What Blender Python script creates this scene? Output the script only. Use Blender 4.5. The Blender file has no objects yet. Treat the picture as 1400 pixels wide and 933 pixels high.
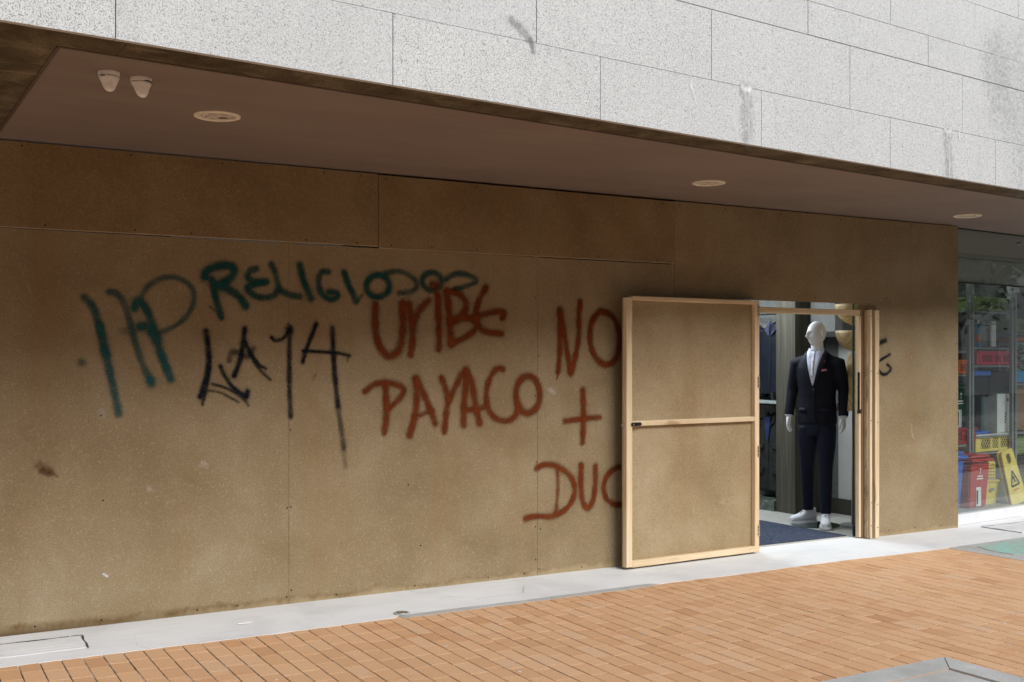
import bpy, bmesh, math, random
from mathutils import Vector, Matrix, noise as mn
import numpy as np
random.seed(7)
R = math.radians
S = bpy.context.scene
COL = S.collection

# ------------------------------------------------------------ camera, sky, sun, exposure
cam_d = bpy.data.cameras.new('camera'); cam = bpy.data.objects.new('camera', cam_d); COL.objects.link(cam)
cam.location = (0, -7.0, 1.571); cam.rotation_euler = (R(90), 0, R(-30.657))
cam_d.lens = 39.93; cam_d.sensor_width = 36; cam_d.shift_y = 0.0182; cam_d.clip_end = 400
S.camera = cam
SUN_EL, SUN_AZ = 36.0, 8.0            # azimuth: degrees to the right of straight behind the camera side
world = bpy.data.worlds.new('World'); S.world = world; world.use_nodes = True
nt = world.node_tree; bg = nt.nodes['Background']
sky = nt.nodes.new('ShaderNodeTexSky'); sky.sky_type = 'NISHITA'; sky.sun_disc = False
sky.sun_elevation = R(SUN_EL); sky.sun_rotation = R(180 - SUN_AZ)
sky.air_density = 1.0; sky.dust_density = 6.0; sky.ozone_density = 0.6; sky.altitude = 2600
hs = nt.nodes.new('ShaderNodeHueSaturation'); hs.inputs['Saturation'].default_value = .45
nt.links.new(sky.outputs[0], hs.inputs['Color']); nt.links.new(hs.outputs[0], bg.inputs[0]); bg.inputs[1].default_value = 0.10
sd = bpy.data.lights.new('sun', 'SUN'); sd.energy = 1.9; sd.angle = R(42); sd.color = (1.0, 0.98, 0.955)
sun = bpy.data.objects.new('sun', sd); COL.objects.link(sun)
sv = Vector((math.sin(R(SUN_AZ)) * math.cos(R(SUN_EL)), -math.cos(R(SUN_AZ)) * math.cos(R(SUN_EL)), math.sin(R(SUN_EL))))
sun.rotation_euler = sv.to_track_quat('Z', 'Y').to_euler()
S.view_settings.view_transform = 'Standard'; S.view_settings.look = 'None'
S.view_settings.exposure = 1.2; S.view_settings.gamma = 1.0; S.view_settings.use_curve_mapping = False

# ------------------------------------------------------------ node helpers
class M:
    def __init__(s, name, rough=0.8, spec=0.3, metal=0.0):
        s.m = bpy.data.materials.new(name); s.m.use_nodes = True
        s.nt = s.m.node_tree; s.b = s.nt.nodes['Principled BSDF']
        s.b.inputs['Roughness'].default_value = rough
        s.b.inputs['Specular IOR Level'].default_value = spec
        s.b.inputs['Metallic'].default_value = metal
        s._pos = None
    def n(s, t, **k):
        x = s.nt.nodes.new('ShaderNode' + t)
        for a, v in k.items(): setattr(x, a, v)
        return x
    def set(s, sock, v):
        if isinstance(v, bpy.types.NodeSocket): s.nt.links.new(v, sock)
        elif isinstance(v, (tuple, list)): sock.default_value = (*v, 1) if len(v) == 3 and len(sock.default_value) == 4 else v
        else: sock.default_value = v
    def pos(s, scale=None, local=False, rot=0):
        if local: src = s.n('TexCoord').outputs['Object']
        else: src = s.n('NewGeometry').outputs['Position']
        if scale is None: return src
        mp = s.n('Mapping'); s.set(mp.inputs['Vector'], src)
        mp.inputs['Scale'].default_value = scale if isinstance(scale, tuple) else (scale,) * 3
        mp.inputs['Rotation'].default_value = (0, 0, rot)
        return mp.outputs[0]
    def xyz(s, v):
        x = s.n('SeparateXYZ'); s.set(x.inputs[0], v); return x.outputs
    def noise(s, v, scale=1, detail=3, rough=0.55, dist=0):
        x = s.n('TexNoise'); s.set(x.inputs['Vector'], v); x.inputs['Scale'].default_value = scale
        x.inputs['Detail'].default_value = detail; x.inputs['Roughness'].default_value = rough; x.inputs['Distortion'].default_value = dist
        return x.outputs['Fac']
    def voro(s, v, scale=1, feature='F1', out='Distance'):
        x = s.n('TexVoronoi', feature=feature); s.set(x.inputs['Vector'], v); x.inputs['Scale'].default_value = scale
        return x.outputs[out]
    def ramp(s, f, stops, interp='LINEAR'):
        x = s.n('ValToRGB'); s.set(x.inputs[0], f); e = x.color_ramp.elements; x.color_ramp.interpolation = interp
        while len(e) < len(stops): e.new(0.5)
        for el, (p, c) in zip(e, stops):
            el.position = p; el.color = (*c, 1) if isinstance(c, tuple) else (c, c, c, 1)
        return x.outputs[0]
    def mr(s, f, a, b, c=0, d=1):
        x = s.n('MapRange'); s.set(x.inputs[0], f)
        for i, v in zip((1, 2, 3, 4), (a, b, c, d)): s.set(x.inputs[i], v)
        return x.outputs[0]
    def math(s, op, a, b=0.0, clamp=False):
        x = s.n('Math', operation=op, use_clamp=clamp); s.set(x.inputs[0], a); s.set(x.inputs[1], b); return x.outputs[0]
    def mix(s, f, a, b, mode='MIX'):
        x = s.n('Mix', data_type='RGBA', blend_type=mode); s.set(x.inputs['Factor'], f); s.set(x.inputs[6], a); s.set(x.inputs[7], b)
        return x.outputs[2]
    def island(s): return s.n('NewGeometry').outputs['Random Per Island']
    def color(s, c): s.set(s.b.inputs['Base Color'], c)
    def rough(s, c): s.set(s.b.inputs['Roughness'], c)
    def bump(s, h, strength=0.3, dist=0.002):
        x = s.n('Bump'); x.inputs['Strength'].default_value = strength; x.inputs['Distance'].default_value = dist
        s.set(x.inputs['Height'], h); s.set(s.b.inputs['Normal'], x.outputs[0])

def plain(name, c, rough=0.6, spec=0.3, metal=0.0, var=0.12, scale=25):
    m = M(name, rough, spec, metal)
    n = m.noise(m.pos(), scale, 4)
    m.color(m.mix(m.mr(n, .3, .7), tuple(x * (1 - var) for x in c), tuple(min(1, x * (1 + var)) for x in c)))
    return m.m

# ---- granite cladding
m = M('granite_cladding', 0.75, 0.25)
p = m.pos()
a = m.noise(p, 150, 2, .6); b = m.noise(p, 300, 2, .7); big = m.noise(p, 1.3, 4); mid = m.noise(p, 9, 3)
c = m.ramp(a, [(.28, (.16, .165, .165)), (.39, (.40, .41, .405)), (.48, (.60, .61, .60)), (.72, (.68, .69, .685))])
c = m.mix(m.mr(b, .32, .48, .85, 0), c, (.12, .12, .125))
c = m.mix(m.mr(big, .3, .7, .04, .22), c, (.50, .52, .52), 'MULTIPLY')
c = m.mix(m.mr(m.island(), 0, 1, 0, .26), c, (.45, .46, .46))
stk = m.noise(m.pos((5, 5, .5)), 1, 5, .6)
c = m.mix(m.mr(stk, .58, .75, 0, .25), c, (.28, .29, .28))
m.color(c); m.bump(a, .5, .002); GRANITE = m.m
m = M('stone_soffit', 0.9, 0.15)
p = m.pos()
c = m.ramp(m.noise(p, 5, 6, .65, .6), [(.3, (.05, .038, .022)), (.5, (.115, .088, .052)), (.68, (.20, .16, .10)), (.85, (.42, .36, .26))])
c = m.mix(m.mr(m.noise(p, 120, 2), .35, .5, .6, 0), c, (.04, .03, .02))
c = m.mix(m.mr(m.noise(m.pos((1.2, 9, 1)), 1.1, 6, .7), .60, .78, 0, .7), c, (.34, .29, .20))
m.color(c); m.bump(m.noise(p, 60, 4), .5, .004); STONE = m.m
m = M('joint_backing', .95, .1); m.color(m.mix(m.noise(m.pos(), 8), (.05, .04, .04), (.12, .10, .10))); BACKING = m.m
# ---- painted ceiling board
m = M('painted_ceiling_board', .62, .25)
p = m.pos()
c = m.ramp(m.noise(p, 1.1, 4, .55, .4), [(.3, (.195, .150, .128)), (.5, (.22, .167, .140)), (.7, (.24, .185, .152))])
c = m.mix(m.mr(m.noise(m.pos((.5, 4, 1)), 1.4, 5, .6), .45, .72, 0, .5), c, (.25, .215, .165))
c = m.mix(m.mr(m.noise(p, 14, 5, .7), .64, .74, 0, .5), c, (.16, .11, .085))
m.color(c); m.bump(m.noise(p, 2.2, 3), .35, .02); CEIL = m.m
CEILTRIM = plain('ceiling_trim_paint', (.10, .068, .052), .6)
# ---- hardboard hoarding panels
def board(name, warm=0.0, tide=True, light=1.0, darker=False):
    m = M(name, .78, .22)
    p = m.pos(); X = m.xyz(p)
    fine = m.noise(p, 125, 4, .8); fib = m.noise(p, 55, 4, .7, 1.2); big = m.noise(p, 1.6, 5, .6, .3); mid = m.noise(p, 6, 5, .65)
    A = (.225 * light, .163 * light, .088 * light); B = (.30 * light, .227 * light, .132 * light); Cc = (.365 * light, .292 * light, .186 * light)
    c = m.ramp(big, [(.28, A), (.5, B), (.72, Cc)])
    c = m.mix(m.mr(m.island(), 0, 1, 0, .25), c, A)
    c = m.mix(m.mr(mid, .5, .72, 0, .35), c, (.27 * light, .185 * light, .095 * light))
    # dark and pale fibre speckle
    c = m.mix(m.mr(fine, .34, .54, .58, 0), c, (.13, .085, .038))
    c = m.mix(m.mr(fib, .52, .70, 0, .38), c, (.52, .42, .26))
    # drips from above
    st = m.noise(m.pos((3.2, 3.2, .28)), 1, 5, .6)
    c = m.mix(m.mr(st, .50, .72, 0, .38), c, (.25, .15, .06))
    # scattered damp spots and scuffs
    sp = m.voro(m.pos((1, 1, 1)), 3.1)
    c = m.mix(m.math('MULTIPLY', m.mr(sp, .02, .09, 1, 0), m.mr(m.noise(p, 22, 4, .7), .48, .6, 0, .55)), c, (.20, .13, .05))
    sc = m.noise(m.pos((2.1, 2.1, 1.2)), 2.3, 6, .72, .8)
    c = m.mix(m.mr(sc, .64, .76, 0, .38), c, (.50, .42, .30))
    if tide:
        w = m.noise(m.pos((1.4, 1, 1)), 1.3, 6, .75)
        lim = m.math('ADD', m.mr(w, .3, .75, .0, .085), m.math('MULTIPLY', m.math('SUBTRACT', m.noise(m.pos((30, 1, 6)), 1, 3, .6), .5), .035))
        d = m.math('SUBTRACT', X[2], lim)
        line = m.math('MULTIPLY', m.mr(d, -.035, -.004, 0, 1), m.mr(d, -.002, .022, 1, 0))
        line = m.math('MULTIPLY', line, m.mr(m.noise(m.pos((5, 1, 1)), 1.3, 4, .7), .36, .6, .15, 1))
        left = m.mr(X[0], 2.2, 5.0, 1, .35)
        c = m.mix(m.mr(d, -.01, .01, .45, 0), c, (.44, .35, .20))
        c = m.mix(m.math('MULTIPLY', m.math('MULTIPLY', line, left), .85), c, (.15, .085, .03))
        c = m.mix(m.math('MULTIPLY', m.mr(X[2], .01, .07, .9, 0), m.mr(X[0], .9, 2.6, 1, 0)), c, (.10, .058, .022))
    if darker: c = m.mix(1.0, c, (.90, .84, .76), 'MULTIPLY')  # upper row of boards gets a slightly darker, browner tone
    m.color(c); m.bump(fine, .25, .001)
    return m.m
BOARD = board('hoarding_board'); UPPERBOARD = board('upper_row_board', tide=False, darker=True); DOORBOARD = board('door_board', tide=False, light=1.25)
m = M('board_cut_edge', .85, .15); m.color(m.mix(m.noise(m.pos(), 60), (.16, .10, .05), (.30, .20, .11))); BOARDEDGE = m.m
# ---- pine timber
def timber(name, base=(.78, .63, .43), dark=(.60, .44, .26), axis='z', bark=False):
    m = M(name, .65, .3)
    sc = {'z': (26, 26, 1.1), 'x': (1.1, 26, 26)}[axis]
    g = m.noise(m.pos(sc), 1, 4, .6, .4); k = m.noise(m.pos({'z': (9, 9, 2.0), 'x': (2.0, 9, 9)}[axis]), 1, 2)
    c = m.mix(m.mr(g, .35, .68), base, dark)
    c = m.mix(m.mr(k, .66, .74, 0, .7), c, (.30, .16, .07))
    c = m.mix(m.mr(m.noise(m.pos(), 3, 4), .5, .8, 0, .35), c, (.74, .62, .42))
    if bark:
        c = m.mix(m.mr(m.noise(m.pos((12, 12, 3)), 1, 6, .7), .50, .62, 0, .8), c, (.20, .13, .07))
    m.color(c); m.bump(g, .2, .002); return m.m
PINE = timber('pine_upright'); PINEH = timber('pine_rail', axis='x'); PINEBARK = timber('pine_with_bark', (.60, .46, .29), (.40, .28, .15), bark=True)
PINEOLD = timber('weathered_pine', (.46, .34, .20), (.34, .23, .12))
# ---- pavement
m = M('clay_pavers', .85, .2)
p = m.pos(); isl = m.island()
c = m.ramp(isl, [(0, (.49, .255, .125)), (.05, (.57, .325, .17)), (.40, (.62, .37, .20)), (.8, (.66, .40, .225)), (1, (.63, .41, .25))])
c = m.mix(m.mr(m.noise(p, 1.1, 5, .6), .35, .7, 0, .35), c, (.62, .40, .23))
c = m.mix(m.mr(m.noise(m.pos((1, 2.2, 1)), 2.0, 4, .6), .58, .70, 0, .5), c, (.55, .26, .12))
c = m.mix(m.mr(m.noise(p, 150, 3, .75), .34, .52, .55, 0), c, (.33, .16, .08))
c = m.mix(m.mr(m.noise(p, 90, 4, .7), .55, .72, 0, .5), c, (.72, .55, .40))
c = m.mix(m.mr(m.noise(p, 7, 6, .7), .60, .78, 0, .4), c, (.50, .40, .32))
c = m.mix(m.math('MULTIPLY', m.mr(m.voro(p, 5.5), .03, .075, 1, 0), m.mr(m.noise(p, 3, 3), .5, .6)), c, (.34, .28, .24))
c = m.mix(m.mr(m.noise(p, 28, 5, .8), .62, .74, 0, .45), c, (.72, .60, .50))
m.color(c); m.bump(m.noise(p, 130, 3), .35, .002); PAVER = m.m
m = M('paver_joint_sand', .95, .1); p = m.pos()
m.color(m.ramp(m.noise(p, 5, 5, .7), [(.38, (.035, .03, .025)), (.50, (.16, .14, .12)), (.62, (.46, .43, .40))])); JOINT = m.m
m = M('pale_concrete', .7, .3); p = m.pos()
c = m.ramp(m.noise(p, 1.8, 6, .6, .5), [(.3, (.60, .61, .615)), (.5, (.70, .71, .715)), (.75, (.76, .77, .775))])
c = m.mix(m.mr(m.noise(m.pos((1.0, 9, 1)), 2.2, 6, .7), .52, .72, 0, .30), c, (.47, .48, .48))
c = m.mix(m.mr(m.noise(p, 60, 4, .7), .66, .74, 0, .45), c, (.30, .30, .28))
c = m.mix(m.mr(m.noise(p, 14, 6, .75), .60, .72, 0, .30), c, (.44, .43, .40))
ck = m.voro(m.pos((1, 1, 1)), 1.1, 'DISTANCE_TO_EDGE'); c = m.mix(m.math('MULTIPLY', m.mr(ck, .0, .004, 1, 0), m.mr(m.noise(p, 1.7, 3), .52, .60, 0, .5)), c, (.22, .22, .21))
m.color(c); m.bump(m.noise(p, 40, 5), .2, .003); CONC = m.m
m = M('grey_concrete', .88, .2); p = m.pos()
c = m.ramp(m.noise(p, 3, 6, .65), [(.3, (.36, .36, .34)), (.6, (.48, .48, .46)), (.8, (.56, .56, .54))])
c = m.mix(m.mr(m.noise(p, 150, 3, .7), .34, .5, .5, 0), c, (.18, .18, .17)); m.color(c); m.bump(m.noise(p, 120, 4), .5, .003); GREYC = m.m
m = M('green_worn_paint', .8, .25); p = m.pos()
c = m.mix(m.mr(m.noise(p, 9, 6, .7), .42, .58), (.36, .38, .35), (.26, .52, .44)); m.color(m.mix(m.mr(m.noise(p, 50, 4), .55, .7, 0, .6), c, (.45, .60, .54))); GREENP = m.m
m = M('asphalt', .9, .2); p = m.pos(); m.color(m.mix(m.noise(p, 150, 3), (.035, .035, .037), (.09, .09, .09))); ASPH = m.m
# ---- small stuff
BLACK = plain('black_metal', (.02, .02, .02), .45); SCREW = plain('screw_head', (.012, .011, .010), .7)
BRASS = plain('zinc_hinge', (.62, .54, .36), .38, .5, .85); STEEL = plain('brushed_steel', (.42, .43, .44), .35, .5, .9)
WHITEPL = plain('white_plastic', (.80, .78, .75), .4, .4); CREAM = plain('cream_lamp_ring', (.80, .72, .58), .45); LENS = plain('dusty_lamp_lens', (.58, .50, .42), .5, .4, var=.4, scale=40)
def glass(name, tint=(1, 1, 1), ref=1.0, gl_col=(1, 1, 1)):
    m = M(name); nt = m.nt
    tr = m.n('BsdfTransparent'); tr.inputs[0].default_value = (*tint, 1)
    gl = m.n('BsdfGlossy'); gl.inputs['Roughness'].default_value = .012; gl.inputs[0].default_value = (*gl_col, 1)
    fr = m.n('Fresnel'); fr.inputs[0].default_value = 1.5
    mx = m.n('MixShader'); m.set(mx.inputs[0], m.math('MULTIPLY', m.math('MULTIPLY', fr.outputs[0], 2.0 * ref, True), m.math('SUBTRACT', 1.0, m.n('NewGeometry').outputs['Backfacing']))); nt.links.new(tr.outputs[0], mx.inputs[1]); nt.links.new(gl.outputs[0], mx.inputs[2])
    nt.links.new(mx.outputs[0], nt.nodes['Material Output'].inputs[0]); return m.m
GLASS = glass('window_glass', (.90, .93, .92), 1.35); DOORGLASS = glass('door_glass', (.86, .93, .92), .6)
def decalmat(name, c, speck=1.3, gran=120):
    m = M(name, .9, .1); at = m.n('Attribute', attribute_name='paint_amount')
    al = m.math('ADD', at.outputs['Fac'], m.math('MULTIPLY', m.math('SUBTRACT', m.noise(m.pos(), gran, 3, .7), .5), .70 * speck))
    al = m.math('MULTIPLY', m.mr(al, .06, 1.02), m.mr(at.outputs['Fac'], 0, .12))
    v = m.noise(m.pos(), 18, 3)
    m.color(m.mix(m.mr(v, .3, .7), tuple(x * .82 for x in c), tuple(min(1, x * 1.18) for x in c)))
    m.set(m.b.inputs['Alpha'], al); return m.m
PAINT = {'teal': decalmat('teal_spray_paint', (.010, .062, .058)), 'red': decalmat('red_spray_paint', (.15, .033, .008)), 'blueteal': decalmat('faded_teal_spray_paint', (.018, .085, .088)), 'black': decalmat('black_spray_paint', (.008, .012, .017))}
PALE = decalmat('pale_scuff', (.62, .55, .43), 1.5, 40); RUST = decalmat('brown_smear', (.12, .045, .022), 1.2, 40)
LIME = decalmat('lime_streak', (.72, .72, .71), 1.2, 50); DAMP = decalmat('dark_water_stain', (.22, .23, .22), 1.2, 40)

# ------------------------------------------------------------ mesh helpers
def box(bm, x0, x1, y0, y1, z0, z1, bev=0.0):
    vs = [bm.verts.new((x, y, z)) for x in (x0, x1) for y in (y0, y1) for z in (z0, z1)]
    f = [(0, 1, 3, 2), (4, 6, 7, 5), (0, 4, 5, 1), (2, 3, 7, 6), (0, 2, 6, 4), (1, 5, 7, 3)]
    fs = [bm.faces.new([vs[i] for i in q]) for q in f]
    if bev > 0:
        ed = {e for q in fs for e in q.edges}
        bmesh.ops.bevel(bm, geom=list(ed), offset=bev, segments=1, affect='EDGES', profile=.5)
    return vs
def prism(bm, pts, z0, z1, mat=None):
    mat = mat or Matrix.Identity(4)
    lo = [bm.verts.new(mat @ Vector((x, y, z0))) for x, y in pts]; hi = [bm.verts.new(mat @ Vector((x, y, z1))) for x, y in pts]
    n = len(pts)
    for i in range(n): bm.faces.new((lo[i], lo[(i + 1) % n], hi[(i + 1) % n], hi[i]))
    bm.faces.new(lo[::-1]); bm.faces.new(hi)
def loft(bm, rings, n=20, cap=True):
    """rings: (center, rx, ry[, ax, ay]) ellipses joined in order"""
    prev = None; first = None
    for r in rings:
        c = Vector(r[0]); ax = Vector(r[3]) if len(r) > 3 else Vector((1, 0, 0)); ay = Vector(r[4]) if len(r) > 4 else Vector((0, 1, 0))
        cur = [bm.verts.new(c + ax * (r[1] * math.cos(2 * math.pi * i / n)) + ay * (r[2] * math.sin(2 * math.pi * i / n))) for i in range(n)]
        if prev:
            for i in range(n): bm.faces.new((prev[i], prev[(i + 1) % n], cur[(i + 1) % n], cur[i]))
        else: first = cur
        prev = cur
    if cap: bm.faces.new(first[::-1]); bm.faces.new(prev)
def tube(bm, pts, rad, n=10, cap=True):
    pts = [Vector(q) for q in pts]; rad = rad if isinstance(rad, (list, tuple)) else [rad] * len(pts)
    rings = []; 
    t = (pts[1] - pts[0]).normalized(); up = Vector((0, 0, 1)) if abs(t.z) < .9 else Vector((1, 0, 0)); ax = t.cross(up).normalized()
    for i, q in enumerate(pts):
        t = (pts[min(i + 1, len(pts) - 1)] - pts[max(i - 1, 0)]).normalized()
        ax = (ax - t * ax.dot(t)).normalized(); ay = t.cross(ax)
        rings.append((q, rad[i], rad[i], ax, ay))
    loft(bm, rings, n, cap)
def new(): return bmesh.new()
def smooth_all(bm):
    for f in bm.faces: f.smooth = True

def empty(name, loc=(0, 0, 0), rz=0, label=None, cat=None, group=None):
    o = bpy.data.objects.new(name, None); COL.objects.link(o); o.location = loc; o.rotation_euler = (0, 0, rz); o.empty_display_size = .1
    tag(o, label, cat, group); return o
def tag(o, label=None, cat=None, group=None, kind=None):
    for k, v in (('label', label), ('category', cat), ('group', group), ('kind', kind)):
        if v: o[k] = v
    return o
def obj(name, bm, mat, parent=None, world=True, smooth=False, label=None):
    """one mesh object; world=True: the mesh is in world coordinates (parent's placement is undone)"""
    if smooth: smooth_all(bm)
    bmesh.ops.recalc_face_normals(bm, faces=bm.faces)
    me = bpy.data.meshes.new(name); bm.to_mesh(me); bm.free(); me.materials.append(mat)
    o = bpy.data.objects.new(name, me); COL.objects.link(o)
    if parent:
        o.parent = parent
        if world and parent.type == 'EMPTY': o.matrix_parent_inverse = parent.matrix_basis.inverted()
    if label: o['label'] = label
    return o
def remesh(bm, voxel, iters=4, sub=False):
    bmesh.ops.recalc_face_normals(bm, faces=bm.faces)
    me = bpy.data.meshes.new('tmp'); bm.to_mesh(me); bm.free()
    o = bpy.data.objects.new('tmp', me); COL.objects.link(o)
    r = o.modifiers.new('r', 'REMESH'); r.mode = 'VOXEL'; r.voxel_size = voxel; r.adaptivity = 0
    s = o.modifiers.new('s', 'SMOOTH'); s.factor = .5; s.iterations = iters
    dg = bpy.context.evaluated_depsgraph_get(); me2 = bpy.data.meshes.new_from_object(o.evaluated_get(dg))
    bpy.data.objects.remove(o); bpy.data.meshes.remove(me)
    out = bmesh.new(); out.from_mesh(me2); bpy.data.meshes.remove(me2); return out
def copy_tree(o, parent=None):
    c = o.copy(); COL.objects.link(c)
    if parent: c.parent = parent; c.matrix_parent_inverse = o.matrix_parent_inverse.copy()
    for ch in list(o.children): copy_tree(ch, c)
    return c
def structure(name, bm, mat): return tag(obj(name, bm, mat), kind='structure')

def decal(name, strokes, mat, parent, frame=None, cell=.007, label=None, wob=.10):
    """sprayed paint as a skin on a board: strokes in (u,z) metres -> vertex density; frame maps (u,z) to world"""
    frame = frame or (lambda u, z: (u, -.0022, z))
    allp = [q for w, dn, pts in strokes for q in pts]; pad = 2.2 * max(w for w, _, _ in strokes)
    u0 = min(q[0] for q in allp) - pad; u1 = max(q[0] for q in allp) + pad; z0 = min(q[1] for q in allp) - pad; z1 = max(q[1] for q in allp) + pad
    nu = int((u1 - u0) / cell) + 2; nz = int((z1 - z0) / cell) + 2
    U, Z = np.meshgrid(u0 + np.arange(nu) * cell, z0 + np.arange(nz) * cell, indexing='ij')
    keep = np.ones_like(U)
    for w, dn, pts in strokes:
        # round the corners (Chaikin)
        P = [tuple(q) for q in pts]
        if len(P) > 2:
            for _ in range(2):
                Q = [P[0]]
                for a, b in zip(P[:-1], P[1:]):
                    Q += [(a[0] * .75 + b[0] * .25, a[1] * .75 + b[1] * .25), (a[0] * .25 + b[0] * .75, a[1] * .25 + b[1] * .75)]
                P = Q + [P[-1]]
        best = np.full_like(U, 1e9); n = len(P); w = w * 1.14
        for i, (a, b) in enumerate(zip(P[:-1], P[1:])):
            ab = np.array(b) - np.array(a); L = float(ab @ ab) + 1e-12
            t = np.clip(((U - a[0]) * ab[0] + (Z - a[1]) * ab[1]) / L, 0, 1)
            k = 1 + wob * math.sin(i * 1.7 + a[0] * 40) 
            best = np.minimum(best, np.hypot(U - a[0] - t * ab[0], Z - a[1] - t * ab[1]) / (w * .5 * k))
        fall = np.where(best < .25, 1.0, np.exp(-((np.maximum(best, .25) - .25) / .72) ** 2)); fall = fall * (1 + .18 * np.sin(U * 23 + Z * 17 + 2 * np.sin(Z * 31))) ; fall = np.clip(fall, 0, 1)
        keep *= 1 - dn * fall
        keep *= 1 - .13 * dn * np.exp(-(best / 2.1) ** 2)     # overspray
    D = 1 - keep
    bm = bmesh.new(); lay = bm.verts.layers.float.new('paint_amount'); idx = {}
    on = D > .05
    def v(i, j):
        if (i, j) not in idx:
            q = bm.verts.new(frame(U[i, j], Z[i, j])); q[lay] = float(D[i, j]); idx[i, j] = q
        return idx[i, j]
    cellon = on[:-1, :-1] | on[1:, :-1] | on[:-1, 1:] | on[1:, 1:]
    for i, j in zip(*np.nonzero(cellon)):
        bm.faces.new((v(i, j), v(i + 1, j), v(i + 1, j + 1), v(i, j + 1)))
    o = obj(name, bm, mat, parent)
    if label: o['label'] = label
    return o
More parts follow.
